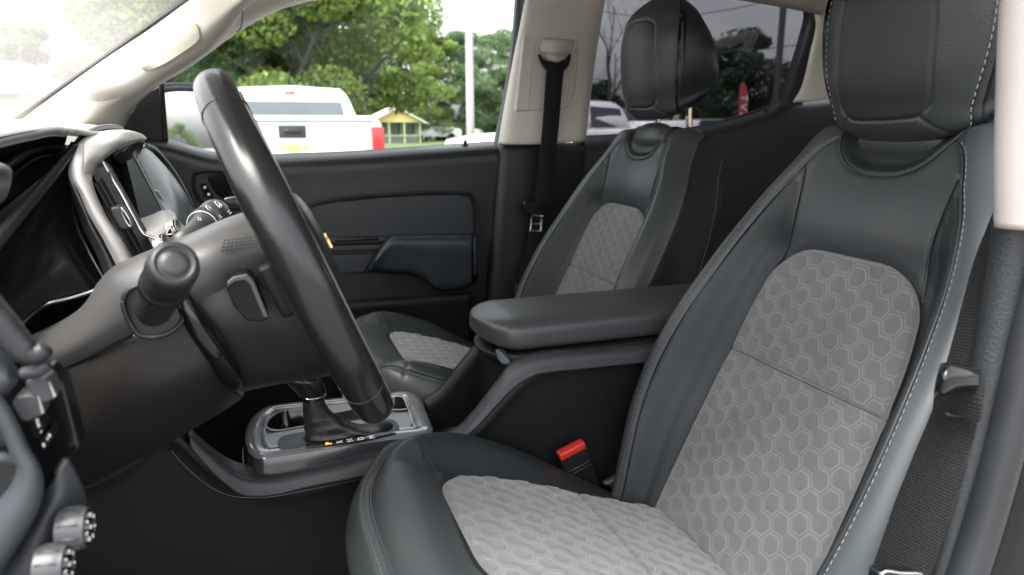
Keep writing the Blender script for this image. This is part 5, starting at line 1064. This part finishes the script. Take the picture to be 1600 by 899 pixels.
#SECTION outside
M['asphalt'] = bump(principled('asphalt', (.16, .155, .15), .85), 'noise', 8, .4, .02, mix=.2)
M['leaf_a'] = None
def leaf_mat(name, c0, c1):
    m = principled(name, c0, .55, spec=.3); b = m.node_tree.nodes['Principled BSDF']; g = N(m, 'ShaderNodeNewGeometry'); mx = N(m, 'ShaderNodeMix', data_type='RGBA')
    mx.inputs[6].default_value = (*c0, 1); mx.inputs[7].default_value = (*c1, 1); L(m, g.outputs['Random Per Island'], mx.inputs[0]); L(m, mx.outputs[2], b.inputs['Base Color'])
    b.inputs['Transmission Weight'].default_value = 0; b.inputs['Subsurface Weight'].default_value = 0
    t = N(m, 'ShaderNodeBsdfTranslucent'); L(m, mx.outputs[2], t.inputs[0]); ms = N(m, 'ShaderNodeMixShader'); ms.inputs[0].default_value = .45
    out = m.node_tree.nodes['Material Output']; L(m, b.outputs[0], ms.inputs[1]); L(m, t.outputs[0], ms.inputs[2]); L(m, ms.outputs[0], out.inputs[0]); return m
M['leaf_a'] = leaf_mat('bright_leaves', (.10, .17, .05), (.27, .36, .09)); M['leaf_b'] = leaf_mat('dark_leaves', (.08, .145, .07), (.20, .29, .13))
M['leaf_c'] = leaf_mat('needle_leaves', (.035, .055, .04), (.07, .10, .06))
M['bark'] = bump(principled('bark', (.05, .045, .038), .9), 'noise', 12, .8, .02, mix=.3)
M['pole'] = bump(principled('weathered_pole', (.42, .40, .38), .85), 'noise', 14, .5, .01, mix=.12)
M['dark_pole'] = principled('dark_steel_pole', (.03, .03, .035), .5)
M['tyre'] = principled('tyre', (.02, .02, .02), .8); M['tail_red'] = principled('tail_lamp', (.38, .02, .025), .2, Coat_Weight=.5); M['lamp_clear'] = principled('lamp_clear', (.6, .45, .45), .2)
M['yellow'] = principled('yellow_siding', (.60, .47, .17), .7); M['roof_pale'] = principled('pale_roof', (.75, .70, .68), .6); M['green_paint'] = principled('green_paint', (.35, .45, .22), .7)
M['blue'] = principled('blue_panel', (.03, .09, .22), .6); M['flag_red'] = principled('red_flag', (.38, .05, .055), .7); M['stone'] = principled('grey_wall', (.3, .29, .29), .8)
gnd = mesh_obj('ground', [(-900, -900, 0), (900, -900, 0), (900, 900, 0), (-900, 900, 0)], [(0, 1, 2, 3)], M['asphalt']); tag(gnd, kind='structure')
lawn = mesh_obj('lawn', [(-200, 24, .004), (200, 24, .004), (200, 300, .004), (-200, 300, .004)], [(0, 1, 2, 3)], principled('grass', (.07, .10, .03), .9)); tag(lawn, kind='structure')
def wpt(px, Y, z=0): p = at(px, 195, Y); return V(p[0], Y, z)
def limb_mesh(mb, p0, d0, r0, ln, depth, rg, tips, spread=.6, kids=3):
    pts = [p0]; d = nrm(d0); n = 6
    for i in range(n): d = nrm(d+rg.normal(0, .10, 3)+V(0, 0, .03)); pts.append(pts[-1]+d*ln/n)
    mb.tube(np.array(pts), [r0, r0*.55], 6, 8)
    tips.append(pts[-1])
    if depth:
        for k in range(kids):
            i = rg.integers(2, n+1); a = rg.normal(0, 1, 3); a = nrm(a-np.dot(a, d)*d); limb_mesh(mb, pts[i], nrm(d+a*spread*1.3+V(0, 0, .1)), r0*.5*(1-.05*i), ln*rg.uniform(.5, .75), depth-1, rg, tips, spread, kids)
def make_tree(kind, H, W, seed, mat, leaves, size, low=.12):
    rg = np.random.default_rng(seed); mb = MB(); tips = []
    limb_mesh(mb, V(0, 0, 0), V(0, 0, 1), H*(.013 if leaves else .012), H*(.55 if leaves else .5), 3 if leaves else 4, rg, tips, .8, 3 if leaves else 4)
    tr = mb.build('trunk', M['bark'], None)
    # crown: clumps of leaf quads
    nc = 46; cl = []
    for k in range(nc):
        z = rg.uniform(low, .97); rr = W/2*(math.sin(math.pi*min(1, (z-low)/(1-low)*.92+.08))**.6); t = rg.uniform(0, 6.283); q = rr*math.sqrt(rg.uniform(.15, 1))
        cl.append((q*math.cos(t), q*math.sin(t), z*H, rg.uniform(.10, .19)*W))
    if kind == 'pine': cl = [(x*(1.1-z/H)*1.2, y*(1.1-z/H)*1.2, z, r*.8) for x, y, z, r in cl]
    cl = np.array(cl); idx = rg.integers(0, nc, leaves); dirs = rg.normal(0, 1, (leaves, 3)); dirs /= np.linalg.norm(dirs, axis=1)[:, None]
    rad = cl[idx, 3]*rg.uniform(.45, 1.05, leaves)**.6; c = cl[idx, :3]+dirs*rad[:, None]*V(1, 1, .62)
    u = rg.normal(0, 1, (leaves, 3))+V(0, 0, 0); u /= np.linalg.norm(u, axis=1)[:, None]; w_ = np.cross(u, rg.normal(0, 1, (leaves, 3))); w_ /= np.linalg.norm(w_, axis=1)[:, None]
    s = size*rg.uniform(.5, 1.3, leaves)[:, None]; Vt = np.stack([c-u*s, c+w_*s*.55, c+u*s, c-w_*s*.55], 1).reshape(-1, 3)
    me = bpy.data.meshes.new('crown'); nv = len(Vt); me.vertices.add(nv); me.vertices.foreach_set('co', Vt.reshape(-1)); me.loops.add(nv); me.loops.foreach_set('vertex_index', np.arange(nv, dtype=np.int32))
    me.polygons.add(leaves); me.polygons.foreach_set('loop_start', np.arange(0, nv, 4, dtype=np.int32)); me.update(calc_edges=True); me.materials.append(mat)
    cr_o = bpy.data.objects.new('crown', me); COL.objects.link(cr_o); return tr, cr_o
_protos = {}
def tree(name, kind, loc, H, W, seed, mat, leaves, size, label, rot=0, sc=1, group=None, low=.12):
    key = (kind, seed)
    r = empty(name, loc, label, 'tree', group); r.rotation_euler = (0, 0, rot); r.scale = (sc, sc, sc)
    if key not in _protos: _protos[key] = make_tree(kind, H, W, seed, mat, leaves, size, low); ps_ = _protos[key]
    else:
        ps_ = [o.copy() for o in _protos[key]]
        for o in ps_: COL.objects.link(o)
    for o in ps_: o.parent = r; o['local'] = 1
    return r
G1 = 'leafy trees along the edge of the lot'
T = [('leafy_tree', 'a', 1, 300, 27, 1.0, 'leafy tree behind the wing mirror, leftmost seen through the far front window', M['leaf_b']),
     ('leafy_tree', 'a', 2, 345, 31, 1.15, 'dark green tree rising just left of the white pickup cab', M['leaf_b']),
     ('leafy_tree', 'b', 3, 432, 25, 1.0, 'green tree standing straight behind the roof of the white pickup', M['leaf_a']),
     ('leafy_tree', 'b', 4, 520, 27, 1.12, 'tallest bright green tree in the window, right of the pickup roof centre', M['leaf_a']),
     ('leafy_tree', 'a', 1, 478, 34, 1.2, 'darker tall tree filling the gap between the two bright trees behind the pickup', M['leaf_b']),
     ('leafy_tree', 'b', 3, 598, 60, 1.35, 'yellow green tree above the yellow gable', M['leaf_a']),
     ('leafy_tree', 'b', 4, 665, 58, .98, 'bright green tree left of the pale utility pole', M['leaf_a']),
     ('leafy_tree', 'a', 2, 560, 66, 1.75, 'tall tree farther back above the tail lamp of the white pickup', M['leaf_b']),
     ('leafy_tree', 'a', 2, 725, 60, .95, 'dark green tree directly behind the utility pole', M['leaf_b']),
     ('leafy_tree', 'a', 1, 775, 62, 1.0, 'dark green tree right of the utility pole beside the window frame', M['leaf_b']),
     ('leafy_tree', 'a', 1, 262, 36, 1.0, 'hazy tree seen through the windscreen above the cream pillar', M['leaf_b'])]
for nm, kd, sd, px, Y, sc, lb, mt in T:
    tree(nm, kd, wpt(px, Y), 9.2, 6.6, sd, mt, 30000, .105, lb, rot=px*.7, sc=sc, group=G1, low=.08)
tree('distant_tree', 'a', wpt(60, 60), 9.2, 6.6, 2, M['leaf_b'], 30000, .105, 'pale distant tree above the grey roof seen through the windscreen', rot=1, sc=.85)
tree('distant_tree', 'a', wpt(135, 66), 9.2, 6.6, 1, M['leaf_b'], 30000, .105, 'small distant tree low beside the windscreen edge', rot=2, sc=.7)
tree('distant_tree', 'a', wpt(10, 64), 9.2, 6.6, 1, M['leaf_b'], 30000, .105, 'small distant tree at the left border of the photo', rot=2.6, sc=.75)
tree('bare_tree', 'bare', wpt(955, 24), 8.2, 3, 12, M['bark'], 0, .1, 'leafless tree seen through the tinted rear window beside the pillar')
tree('oak_tree', 'oak', wpt(1150, 34), 6.2, 5.2, 21, M['leaf_c'], 13000, .12, 'dark leafy tree behind the red feather flag', low=.05)
tree('oak_tree', 'oak', wpt(1120, 36), 6.2, 5.2, 21, M['leaf_c'], 13000, .12, 'dark tree just right of the raised passenger headrest', rot=2, sc=.98, low=.05)
tree('oak_tree', 'oak', wpt(1212, 44), 6.2, 5.2, 21, M['leaf_c'], 13000, .12, 'low dark tree at the right end of the tinted window', rot=4, sc=.72, low=.05)
tree('oak_tree', 'oak', wpt(935, 40), 6.2, 5.2, 21, M['leaf_c'], 13000, .12, 'dark tree low behind the leafless tree in the tinted window', rot=1, sc=.62, low=.05)
# things only the wing mirror shows
_d = nrm(ray(279, 200)); _r = _d-2*np.dot(_d, mn)*mn; mt_ = mp0+_r/np.linalg.norm(_r[:2])*48; mt_[2] = 0; tree('leafy_tree', 'a', tuple(mt_), 9.2, 6.6, 2, M['leaf_b'], 30000, .105, 'small green tree reflected in the wing mirror glass', rot=1, sc=.30)

def pickup(name, label, P, heading, tailfirst=True, group=None):
    """crew cab pickup; local +X = forward, origin on the ground at the tailgate centre"""
    r = empty(name, P, label, 'pickup truck', group); c, s = math.cos(heading), math.sin(heading); Fd, Sd = V(c, s, 0), V(-s, c, 0)
    def W_(x, y, z): return V(*P)+Fd*x+Sd*y+V(0, 0, z)
    def sec(x, hw, z0, z1, crown=.0, tumble=.0): # cross-section ring
        return [(x, hw*.96, z0), (x, hw, z0+.12), (x, hw, (z0+z1)/2), (x, hw-tumble, z1-.06), (x, hw-tumble-.05, z1), (x, 0, z1+crown), (x, -(hw-tumble-.05), z1), (x, -(hw-tumble), z1-.06), (x, -hw, (z0+z1)/2), (x, -hw, z0+.12), (x, -hw*.96, z0)]
    # body: bed, cab lower, hood
    rows = [sec(.02, .91, .50, 1.375, 0, .02), sec(.06, .935, .45, 1.405, 0, .02), sec(1.6, .935, .45, 1.405, 0, .02), sec(1.62, .935, .45, 1.25, 0, .02), sec(3.6, .93, .45, 1.22, 0, .02), sec(3.9, .93, .45, 1.17, .02, .03), sec(4.7, .92, .45, 1.12, .03, .05), sec(5.2, .86, .45, 1.03, .02, .06), sec(5.28, .80, .5, .9, 0, .05)]
    G = np.array([[W_(*q) for q in rw] for rw in rows]); grid_obj('body', G, M['white_paint'], r, cyc=True, caps=True, smooth=True, flip=False)
    cabr = [(1.62, .80, 1.20), (1.66, .79, 1.30), (1.80, .735, 1.66), (1.95, .70, 1.765), (2.15, .69, 1.80), (2.9, .68, 1.80), (3.15, .68, 1.74), (3.55, .76, 1.40), (3.85, .83, 1.18)]
    G = []
    for x, hw, zt in cabr:
        k = (zt-1.2)/.6; G.append([W_(x, .86, 1.15), W_(x, .86-(.86-hw)*.4*k, 1.15+(zt-1.15)*.5), W_(x, hw+.0, zt-.05), W_(x, hw-.06, zt), W_(x, 0, zt+.03*k), W_(x, -(hw-.06), zt), W_(x, -hw, zt-.05), W_(x, -(.86-(.86-hw)*.4*k), 1.15+(zt-1.15)*.5), W_(x, -.86, 1.15)])
    grid_obj('cab', np.array(G), M['white_paint'], r, cyc=True, caps=True)
    f = lambda pts, o=0: [W_(*p) for p in pts]
    rw_ = f([(1.655, .66, 1.38), (1.715, .62, 1.62), (1.715, -.62, 1.62), (1.655, -.66, 1.38)]); shape('rear_window', cr(np.array(rw_), 4, False) if 0 else np.array(rw_)-Fd*.02, tuple(Fd*.012), M['far_glass'], r, .01)
    for s_ in (1, -1):
        shape('side_window', np.array(f([(1.78, s_*.832, 1.28), (1.9, s_*.745, 1.66), (2.58, s_*.735, 1.70), (2.60, s_*.842, 1.27)])), tuple(Sd*-.01*s_), M['far_glass'], r, .004)
        shape('side_window', np.array(f([(2.68, s_*.842, 1.27), (2.66, s_*.735, 1.70), (3.05, s_*.742, 1.66), (3.52, s_*.842, 1.25)])), tuple(Sd*-.01*s_), M['far_glass'], r, .004)
        mb = MB(); mb.box(W_(3.35, s_*1.02, 1.27), (.1, .2, .17), (Fd, Sd, V(0, 0, 1))); mb.build('mirror', M['plastic_grey'], r, bevel=.03)
        mb = MB(); mb.box(W_(.03, s_*.872, 1.15), (.10, .13, .33), (Fd, Sd, V(0, 0, 1))); tl = mb.build('tail_lamp', M['tail_red'], r, bevel=.02, seg=3)
        mb = MB(); mb.box(W_(-.022, s_*.865, 1.02), (.012, .10, .09), (Fd, Sd, V(0, 0, 1))); mb.build('reversing_lens', M['lamp_clear'], tl)
        for x in (1.0, 4.35):
            mb = MB(); c0 = W_(x, s_*.82, .39); mb.tube([c0-Sd*.12, c0-Sd*.11, c0+Sd*.11, c0+Sd*.12], [.36, .39, .39, .36], 32, 8); wh = mb.build('wheel', M['tyre'], r); mb = MB(); mb.tube([c0+Sd*s_*.10, c0+Sd*s_*.125], [.23, .21], 24, 3); mb.build('rim', M['silver'], wh)
            G = [W_(x, s_*.938, .42)+Fd*.46*math.cos(t)+V(0, 0, .46*math.sin(t)) for t in np.linspace(0, math.pi, 24)]; shape('wheel_arch', np.array(G), tuple(Sd*.01*s_), M['tyre'], r, 0)
    # tailgate with step in its top, handle, badge
    tg_ = np.array(f([(-.004, -.775, .62), (-.004, -.775, 1.37), (-.004, .775, 1.37), (-.004, .775, .62)])); tgo = shape('tailgate', tg_, tuple(Fd*.05), M['white_paint'], r, .012)
    mb = MB(); mb.box(W_(.0, 0, 1.40), (.10, 1.68, .05), (Fd, Sd, V(0, 0, 1))); mb.build('gate_cap', M['white_paint'], tgo, bevel=.015)
    mb = MB(); mb.box(W_(-.012, 0, 1.265), (.02, .27, .125), (Fd, Sd, V(0, 0, 1))); hd_ = mb.build('gate_handle', M['plastic_grey'], tgo, bevel=.015)
    mb = MB(); mb.box(W_(-.026, 0, 1.265), (.01, .17, .05), (Fd, Sd, V(0, 0, 1))); mb.build('handle_grip', M['gloss_black'], hd_, bevel=.01)
    w2 = .15; e_ = [(-w2, .022), (-.052, .022), (-.042, .042), (.042, .042), (.052, .022), (w2, .022), (w2*.86, -.022), (.052, -.022), (.042, -.042), (-.042, -.042), (-.052, -.022), (-w2*.86-.03, -.022)]
    shape('emblem', np.array([W_(-.024, a_, 1.105+b_) for a_, b_ in e_]), tuple(Fd*.02), M['gold'], tgo, .002)
    mb = MB(); mb.box(W_(.0, 0, .50), (.22, 1.75, .20), (Fd, Sd, V(0, 0, 1))); mb.build('bumper', M['silver'], r, bevel=.04)
    mb = MB(); mb.box(W_(1.80, 0, 1.725), (.05, .36, .04), (Fd, Sd, V(0, 0, 1))); bl = mb.build('brake_light', M['lamp_clear'], r, bevel=.01); mb = MB(); mb.box(W_(1.775, 0, 1.727), (.02, .12, .034), (Fd, Sd, V(0, 0, 1))); mb.build('red_lens', M['tail_red'], bl)
    tube('antenna', [W_(2.3, .0, 1.82), W_(2.3, 0, 1.86), W_(2.25, -.02, 2.0)], [.03, .012, .004], M['plastic'], r, 8, 10)
    return r
Pk = wpt(456, 7.75); hdg = math.atan2(Pk[1], Pk[0]); pickup('pickup_truck', 'white pickup seen from behind outside the far front window, gold emblem on its tailgate', Pk, hdg)
P2 = wpt(1092, 12.6); pickup('pickup_truck', 'white pickup parked side on, half hidden behind the far door pillar', V(P2[0]+.5, 14.2, 0), math.pi+.02)
# window sticker text on the second pickup is too small to read: two pale lines
def car(px, Y, label, hd_=math.pi, colr=None):
    P = wpt(px, Y); r = empty('parked_car', P, label, 'car', 'cars far across the lot'); Fd = V(math.cos(hd_), math.sin(hd_), 0); Sd = V(-Fd[1], Fd[0], 0); mt = colr or M['white_paint']
    prof = [(-2.2, .35), (-2.25, .75), (-2.1, .98), (-1.7, 1.02), (-1.1, 1.42), (.3, 1.46), (1.1, 1.02), (1.9, .88), (2.2, .65), (2.2, .35)]
    g = [[V(*P)+Fd*x+Sd*y*(.84 if z < 1.1 else .66)+V(0, 0, z) for x, z in prof] for y in (-1, 1)]
    vs = np.array(g).reshape(-1, 3); n = len(prof); fs = [list(range(n))[::-1], [n+i for i in range(n)]]+[[i, (i+1) % n, n+(i+1) % n, n+i] for i in range(n)]; o = mesh_obj('body', vs, fs, mt, r); add_bevel(o, .08, 3)
    for s_ in (-1, 1):
        shape('side_window', np.array([V(*P)+Fd*x+Sd*s_*y+V(0, 0, z) for x, y, z in ((-1.55, .80, 1.04), (-1.05, .69, 1.36), (.25, .68, 1.39), (.95, .80, 1.04))]), tuple(Sd*s_*.03), M['far_glass'], r, .01)
        for x in (-1.35, 1.35):
            c0 = V(*P)+Fd*x+Sd*s_*.78+V(0, 0, .32); mb = MB(); mb.tube([c0-Sd*.1, c0+Sd*.1], .32, 24, 3); mb.build('wheel', M['tyre'], r)
car(676, 58, 'white car parked right of the yellow building'); car(712, 60, 'white car low beside the foot of the utility pole', 2.6); car(696, 66, 'silver car farther back between two white cars', 2.2, M['silver'])
# yellow gabled building
def house():
    P = wpt(621, 52); r = empty('yellow_building', P, 'small yellow gabled building beyond the tail of the white pickup', 'building'); Fd = V(0, -1, 0); Sd = V(1, 0, 0); hw, D = 1.75, 5
    f = lambda x, y, z: V(*P)+Sd*x+V(0, 1, 0)*y+V(0, 0, z)
    shape('gable', np.array([f(-hw, 0, 1.55), f(0, 0, 2.45), f(hw, 0, 1.55)]), (0, .1, 0), M['yellow'], r, .01, smooth=False)
    for s_ in (-1, 1): shape('roof', np.array([f(0, -.3, 2.56), f(s_*(hw+.35), -.3, 1.48), f(s_*(hw+.35), D, 1.48), f(0, D, 2.56)]), (0, 0, -.08), M['roof_pale'], r, 0, smooth=False)
    shape('wall', np.array([f(-hw, 1.2, 0), f(-hw, 1.2, 1.6), f(hw, 1.2, 1.6), f(hw, 1.2, 0)]), (0, .1, 0), M['stone'], r, 0, smooth=False)
    for x in (-1.7, -.6, .5, 1.65): mb = MB(); mb.box(f(x, .05, .78), (.10, .10, 1.56)); mb.build('porch_post', M['green_paint'], r, smooth=False)
    for x0, x1 in ((-1.5, -.7), (-.45, .4), (.65, 1.5)): shape('window', np.array([f(x0, 1.18, .6), f(x0, 1.18, 1.5), f(x1, 1.18, 1.5), f(x1, 1.18, .6)]), (0, .03, 0), M['far_glass'], r, 0, smooth=False)
    mb = MB(); mb.box(f(0, .0, .55), (3.5, .05, .06)); mb.box(f(0, .0, 1.52), (3.6, .08, .08)); mb.build('railing', M['green_paint'], r, smooth=False)
house()
# utility poles and wires
def upole(px, Y, H, r0, mat, label, arm=True):
    P = wpt(px, Y); r = empty('utility_pole', P, label, 'utility pole'); tube('pole', [P, P+V(0, 0, H)], [r0, r0*.8], mat, r, 12, 6)
    if arm: tube('cross_arm', [P+V(-1, 0, H-.6), P+V(1, 0, H-.6)], .06, mat, r, 8, 4)
    return P
upole(735, 21, 9.5, .125, M['pole'], 'pale wooden utility pole between the trees in the far front window')
A_ = upole(1209, 15, 7.0, .09, M['dark_pole'], 'thin dark pole at the right of the tinted rear window', False); upole(1056, 26, 9, .13, M['pole'], 'pale pole rising behind the raised passenger headrest', False)
for k, (za, zb_, dy) in enumerate(((3.9, 3.2, 0), (4.7, 4.4, .3), (5.6, 5.6, .6))):
    pa, pb_ = wpt(880, 26), wpt(1290, 13.5); cu_ = np.array([pa*(1-t)+pb_*t+V(0, dy, (za+1.2)*(1-t)+(zb_)*t-.6*math.sin(math.pi*t)) for t in np.linspace(0, 1, 12)]); w_ = tube('power_line', cu_, .012, M['dark_pole'], None, 5, 40)
    tag(w_, ['lowest dark power line crossing the tinted window', 'middle power line crossing the tinted window', 'highest power line crossing the tinted window'][k], 'cable', 'power lines over the lot')
# feather flag
fp = wpt(1152, 19); flr = empty('feather_flag', fp, 'red feather flag with white letters in the tinted rear window', 'flag')
tube('flag_pole', [fp, fp+V(0, 0, 1.4), fp+V(0, 0, 2.55), fp+V(.08, 0, 2.62)], .015, M['dark_pole'], flr, 8, 14)
fo = np.array([fp+V(x, -.01, z) for x, z in ((.02, .9), (.0, 2.3), (.03, 2.60), (.12, 2.62), (.24, 2.48), (.30, 2.25), (.33, 1.9), (.34, .9))]); fc = shape('flag_cloth', fo, (0, .006, 0), M['flag_red'], flr, 0, smooth=False)
for ch, z in (('T', 2.14), ('V', 1.86), ('A', 1.58), ('S', 1.3)): text('flag_letter', ch, fp+V(.17, -.014, z), V(0, 0, -1), V(1, 0, 0), .36, M['white_mark'], fc, .002)
bx = empty('blue_container', wpt(1122, 30), 'low blue container beyond the lot beside the red flag', 'container'); mb = MB(); c = wpt(1115, 30); mb.box(V(c[0], 30, .8), (2.4, 1.2, 1.45)); 
for k in range(9): mb.box(V(c[0]-1.1+k*.275, 29.38, .8), (.06, .04, 1.4))
mb.build('body', M['blue'], bx, smooth=False)
mb = MB(); mb.box(V(c[0], 30, 1.56), (2.5, 1.3, .08)); mb.build('lid', M['stone'], bx, smooth=False)
# grey building beyond the windscreen
hb = empty('grey_building', wpt(30, 46), 'grey roofed building seen faintly through the windscreen', 'building'); c = wpt(10, 46)
mb = MB(); mb.box(V(c[0]-1, 47, 1.5), (9.5, 5, 3)); mb.build('wall', M['stone'], hb, smooth=False)
shape('roof', np.array([V(c[0]-7, 44, 2.9), V(c[0]-4.5, 47, 5.1), V(c[0]+1.2, 47, 4.6), V(c[0]+4.2, 44, 2.9)]), (0, .2, 0), M['roof_grey'] if 'roof_grey' in M else M['plastic_grey'], hb, .02, smooth=False)

#SECTION open driver's door (outside the frame on the left; it shades and is mirrored in the leather)
dd = empty('driver_door', (-.62, .26, .5), 'unseen black driver door swung wide open out of view, added to shade the leather', 'car door')
dx = nrm(V(-.42, -1, 0)); dn_ = V(-dx[1], dx[0], 0)
if dn_[0] < 0: dn_ = -dn_
D0 = V(-.66, .25, 0); f = lambda s, z, o=0: D0+dx*s+dn_*o+V(0, 0, z)
shape('door_panel', np.array([f(0, .45), f(1.12, .45), f(1.16, .9), f(1.12, 1.24), f(0, 1.22)]), tuple(-dn_*.10), M['door_black'], dd, .02)
shape('door_insert', np.array([f(.15, .95, .02), f(1.0, .95, .02), f(1.0, 1.12, .02), f(.2, 1.12, .02)]), tuple(-dn_*.03), M['door_vinyl'], dd, .01)
mb = MB(); mb.box(f(.65, .88, .05), (.6, .08, .06), (dx, dn_, V(0, 0, 1))); mb.build('door_armrest', M['door_vinyl'], dd, bevel=.015)
tube('window_frame', [f(.02, 1.22, -.05), f(.30, 1.42, -.06), f(.62, 1.62, -.08), f(1.02, 1.66, -.08), f(1.12, 1.24, -.05)], .022, M['rubber'], dd, 10, 60)
EXPO = 2.4
# ------------------------------------------------------------------ camera, light
cam = bpy.data.cameras.new('camera'); co = bpy.data.objects.new('camera', cam); COL.objects.link(co); scn.camera = co
cam.sensor_width = 36; cam.lens = 36*FP/1600; cam.clip_start = .02; cam.clip_end = 3000
co.matrix_world = Matrix(((cR[0], cU[0], -cF[0], cC[0]), (cR[1], cU[1], -cF[1], cC[1]), (cR[2], cU[2], -cF[2], cC[2]), (0, 0, 0, 1)))
cam.dof.use_dof = True; cam.dof.focus_distance = .92; cam.dof.aperture_fstop = 6.5
w = bpy.data.worlds.new('World'); scn.world = w; w.use_nodes = True; nt = w.node_tree
bg = nt.nodes['Background']; sky = nt.nodes.new('ShaderNodeTexSky'); sky.sky_type = 'NISHITA'; sky.sun_disc = False
SE, SR = R_(62), R_(238)
sky.sun_elevation = SE; sky.sun_rotation = SR; sky.air_density = 1.2; sky.dust_density = 4; sky.ozone_density = 1
hs = nt.nodes.new('ShaderNodeHueSaturation'); hs.inputs['Saturation'].default_value = .18; nt.links.new(sky.outputs[0], hs.inputs['Color'])
mx = nt.nodes.new('ShaderNodeMix'); mx.data_type = 'RGBA'; mx.blend_type = 'MULTIPLY'; mx.inputs[0].default_value = 1; mx.inputs[7].default_value = (.985, .985, 1.0, 1)
nt.links.new(hs.outputs[0], mx.inputs[6])
tcw = nt.nodes.new('ShaderNodeTexCoord'); mpw = nt.nodes.new('ShaderNodeMapping'); mpw.inputs['Scale'].default_value = (1, 1, 3.5); nt.links.new(tcw.outputs['Generated'], mpw.inputs[0])
nz = nt.nodes.new('ShaderNodeTexNoise'); nz.inputs['Scale'].default_value = 2.4; nz.inputs['Detail'].default_value = 6; nt.links.new(mpw.outputs[0], nz.inputs['Vector'])
mr = nt.nodes.new('ShaderNodeMapRange'); mr.inputs['From Min'].default_value = .35; mr.inputs['From Max'].default_value = .65; mr.inputs['To Min'].default_value = .72; mr.inputs['To Max'].default_value = 1.15
nt.links.new(nz.outputs['Fac'], mr.inputs['Value']); mx2 = nt.nodes.new('ShaderNodeMix'); mx2.data_type = 'RGBA'; mx2.blend_type = 'MULTIPLY'; mx2.inputs[0].default_value = 1
nt.links.new(mx.outputs[2], mx2.inputs[6]); nt.links.new(mr.outputs[0], mx2.inputs[7]); nt.links.new(mx2.outputs[2], bg.inputs['Color'])
bg.inputs['Strength'].default_value = .15
sl = bpy.data.lights.new('sun', 'SUN'); sl.energy = 1.3; sl.angle = R_(32); sl.color = (1, .96, .9)
so = bpy.data.objects.new('sun', sl); COL.objects.link(so); so.rotation_euler = (R_(90)-SE, 0, math.pi-SR)
scn.view_settings.view_transform = 'Standard'; scn.view_settings.look = 'None'; scn.view_settings.gamma = 1; scn.view_settings.exposure = EXPO
scn.cycles.max_bounces = 10; scn.cycles.transparent_max_bounces = 16; scn.cycles.use_denoising = True
bpy.context.view_layer.update()
# children keep their place: empties sit at the base of each thing
for o in list(bpy.data.objects):
    if o.parent is not None and o.parent in EMP and not o.get('local'): o.matrix_parent_inverse = o.parent.matrix_world.inverted()
for o in bpy.data.objects:
    if 'local' in o: del o['local']
